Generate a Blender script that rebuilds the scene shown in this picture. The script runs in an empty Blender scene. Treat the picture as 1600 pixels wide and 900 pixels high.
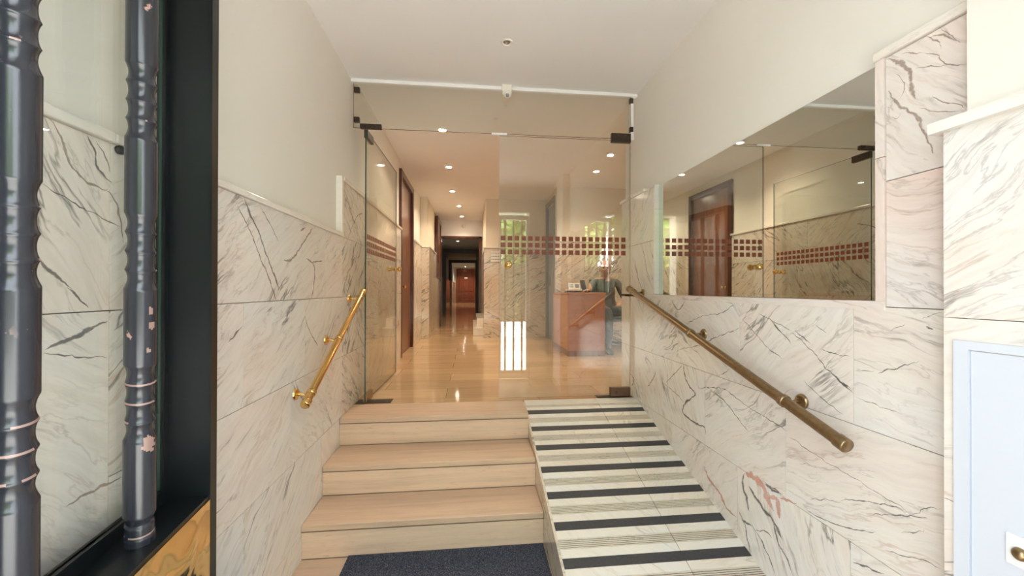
import bpy, bmesh, math, random
from mathutils import Vector, Matrix, noise
random.seed(7)
S = bpy.context.scene
COL = S.collection
# ------------------------------------------------------------------ camera
CAMZ = 1.385
def make_camera():
    cd = bpy.data.cameras.new('camera'); co = bpy.data.objects.new('camera', cd); COL.objects.link(co)
    y, p, r = math.radians(5.8697), math.radians(0.2273), math.radians(0.1114)
    F = Vector((math.sin(y)*math.cos(p), math.cos(y)*math.cos(p), math.sin(p)))
    R = Vector((math.cos(y), -math.sin(y), 0)); U = R.cross(F)
    R2 = R*math.cos(r)+U*math.sin(r); U2 = R2.cross(F)
    m = Matrix((R2, U2, -F)).transposed().to_4x4(); m.translation = (0, 0, CAMZ)
    co.matrix_world = m
    cd.sensor_fit = 'HORIZONTAL'; cd.sensor_width = 36; cd.lens = 36*614.22/1600
    cd.clip_start = .02; cd.clip_end = 200
    S.camera = co
make_camera()
# ------------------------------------------------------------------ light and exposure
EXPOSURE = 2.05
SKY = 2.0
SUN = 8.0
LAMP = 13.0
S.view_settings.view_transform = 'Standard'; S.view_settings.look = 'None'
S.view_settings.gamma = 1; S.view_settings.use_curve_mapping = False
S.view_settings.exposure = EXPOSURE
w = bpy.data.worlds.new('sky'); S.world = w; w.use_nodes = True
bg = w.node_tree.nodes['Background']; bg.inputs[0].default_value = (.86, .93, 1, 1); bg.inputs[1].default_value = SKY
ld = bpy.data.lights.new('sun', 'SUN'); ld.energy = SUN; ld.angle = .01; ld.color = (1, .95, .87)
lo = bpy.data.objects.new('sun', ld); COL.objects.link(lo); lo.location = (8, 6, 14)
lo.rotation_euler = Vector((-.75, -.35, -.9)).to_track_quat('-Z', 'Y').to_euler()
pd = bpy.data.lights.new('doorway_portal', 'AREA'); pd.shape = 'RECTANGLE'; pd.size = 1.7; pd.size_y = 2.5
pd.cycles.is_portal = True
po = bpy.data.objects.new('doorway_portal', pd); COL.objects.link(po); po.location = (.22, -.12, 1.25)
po.rotation_euler = (math.radians(90), 0, 0)
c = S.cycles
c.max_bounces = 14; c.diffuse_bounces = 8; c.glossy_bounces = 6; c.transmission_bounces = 6; c.transparent_max_bounces = 24
c.use_denoising = True; c.sample_clamp_indirect = 6.0
c.caustics_reflective = False; c.caustics_refractive = False

# ------------------------------------------------------------------ materials
def mat(name):
    m = bpy.data.materials.new(name); m.use_nodes = True
    nt = m.node_tree; b = nt.nodes['Principled BSDF']
    return m, nt, b
def N(nt, t, **k):
    n = nt.nodes.new(t)
    for a, v in k.items(): setattr(n, a, v)
    return n
def L(nt, a, b): nt.links.new(a, b)
def ramp(nt, src, stops):
    n = N(nt, 'ShaderNodeValToRGB'); cr = n.color_ramp
    while len(cr.elements) < len(stops): cr.elements.new(.5)
    for e, (p, col) in zip(cr.elements, stops):
        e.position = p; e.color = (*col, 1) if not isinstance(col, (int, float)) else (col, col, col, 1)
    L(nt, src, n.inputs[0]); return n.outputs[0]
def mixc(nt, fac, a, b, mode='MIX'):
    n = N(nt, 'ShaderNodeMix', data_type='RGBA', blend_type=mode)
    for i, v in ((0, fac), (6, a), (7, b)):
        if hasattr(v, 'is_linked'): L(nt, v, n.inputs[i])
        else: n.inputs[i].default_value = v if i == 0 else (*v, 1)
    return n.outputs[2]
def math_(nt, op, a, b=None):
    n = N(nt, 'ShaderNodeMath', operation=op)
    for i, v in ((0, a), (1, b)):
        if v is None: continue
        if hasattr(v, 'is_linked'): L(nt, v, n.inputs[i])
        else: n.inputs[i].default_value = v
    return n.outputs[0]
def noise_(nt, vec, scale, detail=4, rough=.55, dist=0):
    n = N(nt, 'ShaderNodeTexNoise'); n.inputs['Scale'].default_value = scale
    n.inputs['Detail'].default_value = detail; n.inputs['Roughness'].default_value = rough
    n.inputs['Distortion'].default_value = dist
    L(nt, vec, n.inputs['Vector']); return n.outputs[0]
def mapping(nt, vec, scale=(1, 1, 1), rot=(0, 0, 0), loc=(0, 0, 0)):
    n = N(nt, 'ShaderNodeMapping'); n.inputs['Scale'].default_value = scale
    n.inputs['Rotation'].default_value = rot; n.inputs['Location'].default_value = loc
    L(nt, vec, n.inputs[0]); return n.outputs[0]
def bump(nt, b, h, strength, dist=.002):
    n = N(nt, 'ShaderNodeBump'); n.inputs['Strength'].default_value = strength; n.inputs['Distance'].default_value = dist
    L(nt, h, n.inputs['Height']); L(nt, n.outputs[0], b.inputs['Normal'])

def plain(name, col, rough=.5, metal=0, spec=.5, coat=0, noisy=0, nscale=40, emit=0):
    m, nt, b = mat(name)
    b.inputs['Base Color'].default_value = (*col, 1); b.inputs['Roughness'].default_value = rough
    b.inputs['Metallic'].default_value = metal; b.inputs['Specular IOR Level'].default_value = spec
    b.inputs['Coat Weight'].default_value = coat
    if noisy:
        tc = N(nt, 'ShaderNodeTexCoord'); nz = noise_(nt, tc.outputs['Object'], nscale)
        dk = tuple(x*(1-noisy) for x in col)
        L(nt, ramp(nt, nz, [(.3, dk), (.7, col)]), b.inputs['Base Color'])
    if emit:
        b.inputs['Emission Color'].default_value = (*col, 1); b.inputs['Emission Strength'].default_value = emit
    return m

def marble(name, base=(.80, .765, .71), pink=(.79, .705, .64), cool=(.765, .77, .77), vein=1.0, rough=.12, grain=1.0, dens=0.0):
    m, nt, b = mat(name)
    uv = N(nt, 'ShaderNodeUVMap').outputs[0]
    def warp(vec, sc, amt):
        wn = N(nt, 'ShaderNodeTexNoise'); wn.inputs['Scale'].default_value = sc; wn.inputs['Detail'].default_value = 3
        L(nt, vec, wn.inputs['Vector'])
        sb = N(nt, 'ShaderNodeVectorMath', operation='MULTIPLY_ADD')
        L(nt, wn.outputs['Color'], sb.inputs[0]); sb.inputs[1].default_value = (amt, amt, 0); L(nt, vec, sb.inputs[2])
        return sb.outputs[0]
    v = warp(warp(uv, 2.2, .17), 11, .022)
    big = noise_(nt, mapping(nt, uv, (.8, 1.8, 1)), 1.3, 3)
    c1 = ramp(nt, big, [(.30, cool), (.47, base), (.68, pink)])
    fine = noise_(nt, mapping(nt, v, (3, 26, 1)), 1.6, 6, .65)
    c1 = mixc(nt, math_(nt, 'MULTIPLY', ramp(nt, fine, [(.42, 0.), (.80, 1.)]), .38*vein), c1, (.50, .44, .38))
    # short grey dashes that follow the grain, in patches
    st = noise_(nt, mapping(nt, v, (3.2, 27, 1)), 1.7, 5, .62)
    mask = ramp(nt, noise_(nt, mapping(nt, uv, (1, 2, 1), loc=(7, 3, 0)), 2.2, 2), [(.43-dens, 0.), (.60-dens, 1.)])
    s1 = math_(nt, 'MULTIPLY', ramp(nt, st, [(.57, 0.), (.70, 1.)]), mask)
    c1 = mixc(nt, math_(nt, 'MULTIPLY', s1, .75*vein*grain), c1, (.27, .25, .235))
    def vein_over(cin, sc, loc, width, col, k, mk):
        nz = noise_(nt, mapping(nt, v, sc, loc=loc), 1.0, 6, .58)
        rdg = math_(nt, 'ABSOLUTE', math_(nt, 'SUBTRACT', nz, .5))
        f = ramp(nt, rdg, [(0, 1.), (width, 0.)])
        mk_ = ramp(nt, noise_(nt, mapping(nt, uv, (1, 1, 1), loc=loc), 2.0, 2), [(p-dens, q) for p, q in mk])
        return mixc(nt, math_(nt, 'MULTIPLY', math_(nt, 'MULTIPLY', f, mk_), k*vein), cin, col)
    c1 = vein_over(c1, (.6, 3.4, 1), (13, 5, 0), .011, (.17, .155, .145), .85, [(.50, 0.), (.62, 1.)])
    c1 = vein_over(c1, (.8, 5.2, 1), (3, 21, 0), .011, (.50, .34, .26), .50, [(.44, 0.), (.62, 1.)])
    c1 = vein_over(c1, (1.6, 6.5, 1), (31, 11, 0), .010, (.33, .30, .28), .45, [(.42, 0.), (.6, 1.)])
    L(nt, c1, b.inputs['Base Color'])
    b.inputs['Roughness'].default_value = rough; b.inputs['Specular IOR Level'].default_value = .5
    return m

def travertine(name, col, rough=.16, planks=None, horizontal=True, pits=.5):
    m, nt, b = mat(name)
    tc = N(nt, 'ShaderNodeTexCoord'); o = N(nt, 'ShaderNodeNewGeometry').outputs['Position']
    sc = (1.6, 34, 34)
    n1 = noise_(nt, mapping(nt, o, sc), 1.0, 7, .66, .35)
    n2 = noise_(nt, mapping(nt, o, (14, 90, 90)), 1.0, 4, .7)
    d = tuple(x*.82 for x in col); l = tuple(min(1, x*1.10) for x in col)
    cc = ramp(nt, n1, [(.30, d), (.5, col), (.70, l)])
    cc = mixc(nt, math_(nt, 'MULTIPLY', ramp(nt, n2, [(.60, 0.), (.75, 1.)]), pits), cc, tuple(x*.62 for x in col))
    cc = mixc(nt, ramp(nt, noise_(nt, mapping(nt, o, (2.5, 7, 7)), 1.6, 5, .65), [(.35, .0), (.7, .28)]), cc, tuple(min(1, x*1.28) for x in col))
    if planks:
        br = N(nt, 'ShaderNodeTexBrick'); br.offset = .42; br.offset_frequency = 2
        br.inputs['Scale'].default_value = 1; br.inputs['Mortar Size'].default_value = .0022
        br.inputs['Brick Width'].default_value = planks[0]; br.inputs['Row Height'].default_value = planks[1]
        br.inputs['Color1'].default_value = (.84, .82, .80, 1); br.inputs['Color2'].default_value = (1.05, 1.04, 1.02, 1)
        br.inputs['Mortar'].default_value = (.45, .38, .32, 1); br.inputs['Mortar Smooth'].default_value = 0
        L(nt, mapping(nt, o, loc=(.2, .065, 0)), br.inputs['Vector'])
        cc = mixc(nt, 1.0, cc, br.outputs['Color'], 'MULTIPLY')
    L(nt, cc, b.inputs['Base Color'])
    b.inputs['Roughness'].default_value = rough
    return m

def wood(name, dark, light, rough=.3, axis='Z', coat=.4):
    m, nt, b = mat(name)
    o = N(nt, 'ShaderNodeNewGeometry').outputs['Position']
    sc = {'Z': (14, 14, 1.1), 'Y': (14, 1.1, 14), 'X': (1.1, 14, 14)}[axis]
    n1 = noise_(nt, mapping(nt, o, sc), 1.6, 6, .6, .8)
    L(nt, ramp(nt, n1, [(.3, dark), (.7, light)]), b.inputs['Base Color'])
    b.inputs['Roughness'].default_value = rough; b.inputs['Coat Weight'].default_value = coat
    b.inputs['Coat Roughness'].default_value = .15
    return m

def glassy(name, tint, f0=.085):
    m = bpy.data.materials.new(name); m.use_nodes = True; nt = m.node_tree; nt.nodes.clear()
    out = N(nt, 'ShaderNodeOutputMaterial'); tr = N(nt, 'ShaderNodeBsdfTransparent'); gl = N(nt, 'ShaderNodeBsdfGlossy')
    tr.inputs[0].default_value = (*tint, 1); gl.inputs['Roughness'].default_value = 0.0
    lw = N(nt, 'ShaderNodeLayerWeight'); lw.inputs[0].default_value = .5
    p5 = math_(nt, 'POWER', lw.outputs['Facing'], 5.0)
    fr = math_(nt, 'MULTIPLY_ADD', p5, 1-f0); fr.node.inputs[2].default_value = f0
    mx = N(nt, 'ShaderNodeMixShader'); L(nt, fr, mx.inputs[0]); L(nt, tr.outputs[0], mx.inputs[1]); L(nt, gl.outputs[0], mx.inputs[2])
    L(nt, mx.outputs[0], out.inputs[0]); return m

def painted_iron(name):
    m, nt, b = mat(name)
    o = N(nt, 'ShaderNodeTexCoord').outputs['Object']
    n1 = noise_(nt, mapping(nt, o, (1, 1, .8)), 16, 5, .62)
    n2 = noise_(nt, o, 4.3, 3)
    worn = math_(nt, 'MULTIPLY', ramp(nt, n1, [(.675, 0.), (.69, 1.)]), ramp(nt, n2, [(.46, 0.), (.52, 1.)]))
    L(nt, mixc(nt, worn, (.020, .022, .030), (.42, .25, .21)), b.inputs['Base Color'])
    L(nt, ramp(nt, worn, [(0, .27), (1, .5)]), b.inputs['Roughness'])
    b.inputs['Coat Weight'].default_value = .3; b.inputs['Coat Roughness'].default_value = .12
    bump(nt, b, noise_(nt, o, 60, 4), .12, .002)
    return m

def plaster(name, col):
    m, nt, b = mat(name)
    o = N(nt, 'ShaderNodeNewGeometry').outputs['Position']
    n1 = noise_(nt, o, 1.5, 3)
    L(nt, ramp(nt, n1, [(.3, tuple(x*.97 for x in col)), (.7, col)]), b.inputs['Base Color'])
    b.inputs['Roughness'].default_value = .75; b.inputs['Specular IOR Level'].default_value = .25
    bump(nt, b, noise_(nt, o, 120, 3), .08, .001)
    return m

M = {}
M['plaster'] = plaster('cream_plaster', (.81, .79, .73))
M['ceil'] = plaster('white_ceiling', (.82, .815, .81))
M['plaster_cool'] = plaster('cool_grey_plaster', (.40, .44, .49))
M['plaster_in'] = plaster('warm_plaster', (.76, .695, .58))
M['marble'] = marble('veined_marble')
M['marble_busy'] = marble('busy_veined_marble', (.78, .73, .65), (.76, .66, .56), (.75, .74, .70), 1.2, .10, 1.4, .10)
M['marble_pink'] = marble('pink_veined_marble', (.80, .73, .68), (.78, .63, .56), (.79, .76, .74), 1.15)
M['marble_white'] = marble('white_marble', (.84, .81, .75), (.83, .77, .70), (.82, .82, .80), .40)
M['marble_hall'] = marble('hall_marble', (.72, .64, .53), (.70, .58, .46), (.69, .65, .57), 1.35, .10, 1.6, .12)
M['marble_groove'] = marble('groove_marble', (.70, .62, .51), (.68, .57, .46), (.67, .63, .56), .6, .5, .8)
M['marble_ramp'] = marble('ramp_marble', (.76, .715, .63), (.74, .66, .56), (.74, .73, .69), .50, .45, .7)
def vein_mat(name, col, k):
    m, nt, b = mat(name); uv = N(nt, 'ShaderNodeUVMap').outputs[0]
    sx = N(nt, 'ShaderNodeSeparateXYZ'); L(nt, uv, sx.inputs[0])
    edge = math_(nt, 'SUBTRACT', 1.0, math_(nt, 'ABSOLUTE', sx.outputs[1]))
    o = N(nt, 'ShaderNodeNewGeometry').outputs['Position']
    nz = noise_(nt, o, 55, 5, .7)
    a = math_(nt, 'MULTIPLY', math_(nt, 'ADD', edge, math_(nt, 'MULTIPLY', math_(nt, 'SUBTRACT', nz, .5), 2.2)), 1.5)
    a = math_(nt, 'MULTIPLY', ramp(nt, a, [(.10, 0.), (1.0, 1.)]), k)
    b.inputs['Base Color'].default_value = (*col, 1); b.inputs['Roughness'].default_value = .12
    L(nt, a, b.inputs['Alpha']); return m
M['vein_dark'] = vein_mat('dark_grey_vein', (.19, .18, .175), .72)
M['vein_brown'] = vein_mat('brown_vein', (.42, .32, .27), .62)
M['vein_salmon'] = vein_mat('salmon_vein', (.76, .40, .31), .62)
M['grout'] = plain('grout', (.42, .38, .34), .8)
M['trav'] = travertine('travertine_step', (.60, .425, .295), .38)
M['trav_riser'] = travertine('travertine_riser', (.68, .495, .355), .42, pits=.9)
M['floor'] = travertine('polished_travertine_floor', (.60, .42, .25), .075, planks=(1.25, .29), pits=.2)
M['slate'] = plain('dark_grip_strip', (.055, .055, .06), .6, noisy=.3, nscale=90)
M['shade_joint'] = plain('nosing_shade_and_joint', (.16, .11, .075), .8)
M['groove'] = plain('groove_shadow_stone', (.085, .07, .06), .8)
M['brass'] = plain('polished_brass', (.78, .53, .20), .14, 1)
def brass_plate():
    m, nt, b = mat('wavy_brass_plate'); b.inputs['Base Color'].default_value = (.86, .64, .30, 1); b.inputs['Metallic'].default_value = 1; b.inputs['Roughness'].default_value = .10
    o = N(nt, 'ShaderNodeNewGeometry').outputs['Position']; bump(nt, b, noise_(nt, o, 7, 2, .5, .6), .5, .03); return m
M['brass_plate'] = brass_plate()
M['brass_old'] = plain('dull_brass', (.36, .255, .145), .33, 1, noisy=.25, nscale=60)
M['bronze'] = plain('dark_bronze_fitting', (.055, .042, .032), .4, .6)
M['glass'] = glassy('clear_green_glass', (.955, .975, .96), .11)
M['glass_door'] = glassy('faint_green_glass', (.985, .992, .98), .03)
M['glass_edge'] = plain('glass_edge', (.03, .075, .06), .15)
M['film'] = plain('red_brown_film', (.21, .05, .026), .4)
M['mirror'] = plain('mirror_silver', (.74, .77, .735), .0, 1)
M['iron'] = painted_iron('black_painted_iron')
M['ironflat'] = plain('black_gloss_frame', (.007, .009, .010), .3, spec=.35)
M['copper'] = plain('worn_copper_edge', (.36, .24, .21), .45, .3)
M['wood'] = wood('dark_mahogany', (.13, .042, .020), (.27, .095, .042))
M['wood_frame'] = wood('dark_mahogany_frame', (.04, .010, .006), (.10, .028, .013))
M['wood_end'] = wood('red_mahogany', (.10, .022, .010), (.20, .05, .02))
M['desk'] = wood('orange_cherry_veneer', (.36, .115, .045), (.50, .175, .07), .3, 'X')
M['desk_front'] = wood('pale_cherry_veneer', (.50, .20, .085), (.60, .27, .12), .3, 'X')
M['white'] = plain('white_paint', (.83, .83, .82), .35)
M['offwhite'] = plain('ivory_plastic', (.80, .77, .69), .4)
M['cupboard'] = plain('cool_white_enamel', (.64, .69, .77), .3, noisy=.03, nscale=3)
M['black'] = plain('black_plastic', (.02, .02, .022), .4)
M['grey'] = plain('mid_grey_paint', (.24, .26, .29), .35)
M['bluegrey'] = plain('blue_grey_paint', (.30, .34, .40), .4)
M['dark'] = plain('dark_blue_paint', (.11, .125, .17), .5)  # even dark blue paint of the far passage frames
M['bulb'] = plain('lit_bulb', (1, .86, .66), .5, emit=45)
M['bulb_off'] = plain('unlit_bulb', (.38, .36, .33), .15, .6)
M['chrome'] = plain('satin_chrome', (.62, .60, .56), .25, 1)
M['skin'] = plain('skin', (.50, .28, .19), .5, noisy=.08, nscale=20)
M['shirt'] = plain('grey_tee_cloth', (.125, .125, .125), .85, noisy=.15, nscale=160)
M['trouser'] = plain('dark_trouser_cloth', (.045, .05, .07), .85, noisy=.2, nscale=120)
M['hair'] = plain('short_grey_hair', (.13, .10, .08), .8)
M['pave'] = plain('pale_pavement', (.62, .61, .58), .8, noisy=.1, nscale=2)
M['leaf'] = plain('green_leaves', (.50, .72, .18), .5, noisy=.35, nscale=3)
M['hedge'] = plain('dark_hedge_leaves', (.035, .055, .02), .6, noisy=.5, nscale=3)
M['bark'] = plain('brown_bark', (.12, .085, .055), .9, noisy=.4, nscale=12)
def mat_mat():
    m, nt, b = mat('charcoal_carpet')
    o = N(nt, 'ShaderNodeNewGeometry').outputs['Position']
    n1 = noise_(nt, o, 260, 3, .7)
    L(nt, ramp(nt, n1, [(.36, (.016, .019, .028)), (.54, (.072, .080, .108)), (.68, (.24, .255, .31))]), b.inputs['Base Color'])
    b.inputs['Roughness'].default_value = .95; b.inputs['Specular IOR Level'].default_value = .1
    bump(nt, b, n1, .9, .006); return m
M['carpet'] = mat_mat()

# ------------------------------------------------------------------ mesh helpers
ORG = {}
class MB:
    def __init__(s): s.v = []; s.f = []; s.uv = []; s.mi = []; s.sm = []
    def face(s, pts, uv=None, mi=0, sm=False):
        i = len(s.v); s.v += [Vector(p) for p in pts]; s.f.append(list(range(i, i+len(pts))))
        s.uv.append(uv or [(p[0]+p[1], p[2]) for p in pts]); s.mi.append(mi); s.sm.append(sm)
    def raw(s, verts, faces, mi=0, sm=False):
        i = len(s.v); s.v += [Vector(p) for p in verts]
        for f in faces:
            s.f.append([k+i for k in f]); s.uv.append([(verts[k][0]+verts[k][1], verts[k][2]) for k in f]); s.mi.append(mi); s.sm.append(sm)
    def hexa(s, p, mi=0, uvf=None):
        # p: 8 corners, 0-3 bottom loop (ccw from above), 4-7 top loop
        p = [Vector(q) for q in p]
        for f in ((3, 2, 1, 0), (4, 5, 6, 7), (0, 1, 5, 4), (1, 2, 6, 5), (2, 3, 7, 6), (3, 0, 4, 7)):
            pts = [p[k] for k in f]
            s.face(pts, [uvf(q) for q in pts] if uvf else None, mi)
    def box(s, x0, x1, y0, y1, z0, z1, mi=0, uvf=None):
        x0, x1 = min(x0, x1), max(x0, x1); y0, y1 = min(y0, y1), max(y0, y1); z0, z1 = min(z0, z1), max(z0, z1)
        s.hexa([(x0, y0, z0), (x1, y0, z0), (x1, y1, z0), (x0, y1, z0), (x0, y0, z1), (x1, y0, z1), (x1, y1, z1), (x0, y1, z1)], mi, uvf)
    def bbox_(s, x0, x1, y0, y1, z0, z1, bev=.004, seg=2, mi=0):
        bm = bmesh.new(); bmesh.ops.create_cube(bm, size=1)
        for v in bm.verts:
            v.co = Vector((x0+(v.co.x+.5)*(x1-x0), y0+(v.co.y+.5)*(y1-y0), z0+(v.co.z+.5)*(z1-z0)))
        bmesh.ops.bevel(bm, geom=bm.edges[:], offset=bev, segments=seg, affect='EDGES', profile=.5)
        bm.verts.index_update()
        s.raw([v.co.copy() for v in bm.verts], [[v.index for v in f.verts] for f in bm.faces], mi); bm.free()
    def tube(s, pts, rad, n=20, mi=0, cap=True):
        pts = [Vector(p) for p in pts]; rr = rad if isinstance(rad, (list, tuple)) else [rad]*len(pts)
        vs = []; fs = []; up = None
        for i, p in enumerate(pts):
            d = (pts[min(i+1, len(pts)-1)]-pts[max(i-1, 0)]).normalized()
            if up is None:
                up = Vector((0, 0, 1)) if abs(d.z) < .9 else Vector((1, 0, 0))
            a = d.cross(up).normalized(); bb = a.cross(d).normalized(); up = bb
            for k in range(n):
                t = 2*math.pi*k/n; vs.append(p+(a*math.cos(t)+bb*math.sin(t))*rr[i])
        for i in range(len(pts)-1):
            for k in range(n):
                k2 = (k+1) % n; fs.append([i*n+k, i*n+k2, (i+1)*n+k2, (i+1)*n+k])
        s.raw(vs, fs, mi, True)
        if cap:
            m0 = len(pts)-1
            s.raw([vs[k] for k in range(n)], [list(range(n))[::-1]], mi)
            s.raw([vs[m0*n+k] for k in range(n)], [list(range(n))], mi)
    def lathe(s, prof, origin, axis=(0, 0, 1), n=32, mi=0):
        # prof: (radius, height) pairs
        ax = Vector(axis).normalized(); o = Vector(origin)
        q = Vector((0, 0, 1)).rotation_difference(ax)
        vs = []; fs = []
        for r, h in prof:
            for k in range(n):
                t = 2*math.pi*k/n; vs.append(o+q@Vector((r*math.cos(t), r*math.sin(t), h)))
        for i in range(len(prof)-1):
            for k in range(n):
                k2 = (k+1) % n; fs.append([i*n+k, i*n+k2, (i+1)*n+k2, (i+1)*n+k])
        s.raw(vs, fs, mi, True)
    def ball(s, c, r, n=16, mi=0, sc=(1, 1, 1)):
        c = Vector(c); prof = []
        vs = []; fs = []
        for i in range(n+1):
            ph = math.pi*i/n
            for k in range(2*n):
                t = math.pi*k/n
                vs.append(c+Vector((r*sc[0]*math.sin(ph)*math.cos(t), r*sc[1]*math.sin(ph)*math.sin(t), -r*sc[2]*math.cos(ph))))
        for i in range(n):
            for k in range(2*n):
                k2 = (k+1) % (2*n); fs.append([i*2*n+k, i*2*n+k2, (i+1)*2*n+k2, (i+1)*2*n+k])
        s.raw(vs, fs, mi, True)
    def build(s, name, mats, parent=None):
        if not isinstance(mats, (list, tuple)): mats = [mats]
        if parent is not None: off = ORG[parent.name]
        else:
            xs = [v.x for v in s.v]; ys = [v.y for v in s.v]; zs = [v.z for v in s.v]
            off = Vector(((min(xs)+max(xs))/2, (min(ys)+max(ys))/2, min(zs)))
        me = bpy.data.meshes.new(name); me.from_pydata([v-off for v in s.v], [], s.f)
        for m in mats: me.materials.append(m)
        ul = me.uv_layers.new(name='UVMap'); li = 0
        flat = []
        for u in s.uv:
            for q in u: flat += [q[0], q[1]]
        ul.data.foreach_set('uv', flat)
        me.polygons.foreach_set('material_index', s.mi); me.polygons.foreach_set('use_smooth', s.sm)
        bm = bmesh.new(); bm.from_mesh(me); bmesh.ops.remove_doubles(bm, verts=bm.verts, dist=1e-5)
        bmesh.ops.recalc_face_normals(bm, faces=bm.faces); bm.to_mesh(me); bm.free(); me.update()
        o = bpy.data.objects.new(name, me); COL.objects.link(o); ORG[o.name] = off
        if parent is not None: o.parent = parent
        else: o.location = off
        return o
def tag(o, label, cat, group=None):
    o['label'] = label; o['category'] = cat
    if group: o['group'] = group
    return o
def thing(name, loc, label, cat, group=None):
    o = bpy.data.objects.new(name, None); COL.objects.link(o); o.location = loc; o.empty_display_size = .1
    ORG[o.name] = Vector(loc); return tag(o, label, cat, group)
def struct(o, label=None):
    o['kind'] = 'structure'
    if label: o['label'] = label
    return o
def sthing(name, loc, label=None):
    o = bpy.data.objects.new(name, None); COL.objects.link(o); o.location = loc; o.empty_display_size = .1
    ORG[o.name] = Vector(loc); return struct(o, label)

# ------------------------------------------------------------------ dimensions (metres)
XL, XR = -.862, 1.276          # marble faces of the side walls
PL, PR = XL-.03, XR+.035       # plaster (and mirror) faces behind the cladding
YG = 3.025                     # glass partition
LZ = .535                      # landing level
CZ = 2.947                     # ceiling of the vestibule
CI = 2.99                      # ceiling of the hall
XS = .405                      # stairs | ramp
YB = 6.95                      # pillar line at the back of the hall
FY = .10                       # inner face of the street facade

# marble slabs: one mesh per wall, every slab cut and laid as its own block
def slab_uv(ax, ang, mirror, off):
    ca, sa = math.cos(ang), math.sin(ang)
    def f(p):
        a = (p.y if ax == 'x' else p.x)*mirror; z = p.z
        if ax == 'ramp': a, z = p.x, p.y
        return (a*ca+z*sa+off[0], -a*sa+z*ca+off[1])
    return f
def slabs(ax, const, rects, t=.02, sign=1, base_ang=40, jit=18, gap=.0012, mi=0, mb=None):
    """ax 'x': wall plane x=const, rect=(y0,y1,z0,z1); ax 'y': plane y=const. sign: +1 solid lies on the + side"""
    mb = mb or MB()
    for i, r in enumerate(rects):
        a0, a1, z0, z1 = r[:4]
        ang = math.radians(base_ang+random.uniform(-jit, jit)); mir = 1
        if len(r) > 4: ang = math.radians(r[4])
        elif random.random() < .25: ang = -ang
        uvf = slab_uv(ax, ang, mir, (random.uniform(-40, 40), random.uniform(-40, 40)))
        g = gap
        if ax == 'x': mb.box(const, const+sign*t, a0+g, a1-g, z0+g, z1-g, mi, uvf)
        else: mb.box(a0+g, a1-g, const, const+sign*t, z0+g, z1-g, mi, uvf)
    return mb
def rows(y0, y1, zs, joints):
    out = []
    for k in range(len(zs)-1):
        js = [y0]+sorted(j for j in joints[k] if y0+.02 < j < y1-.02)+[y1]
        for a, b in zip(js[:-1], js[1:]): out.append((a, b, zs[k], zs[k+1]))
    return out

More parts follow.
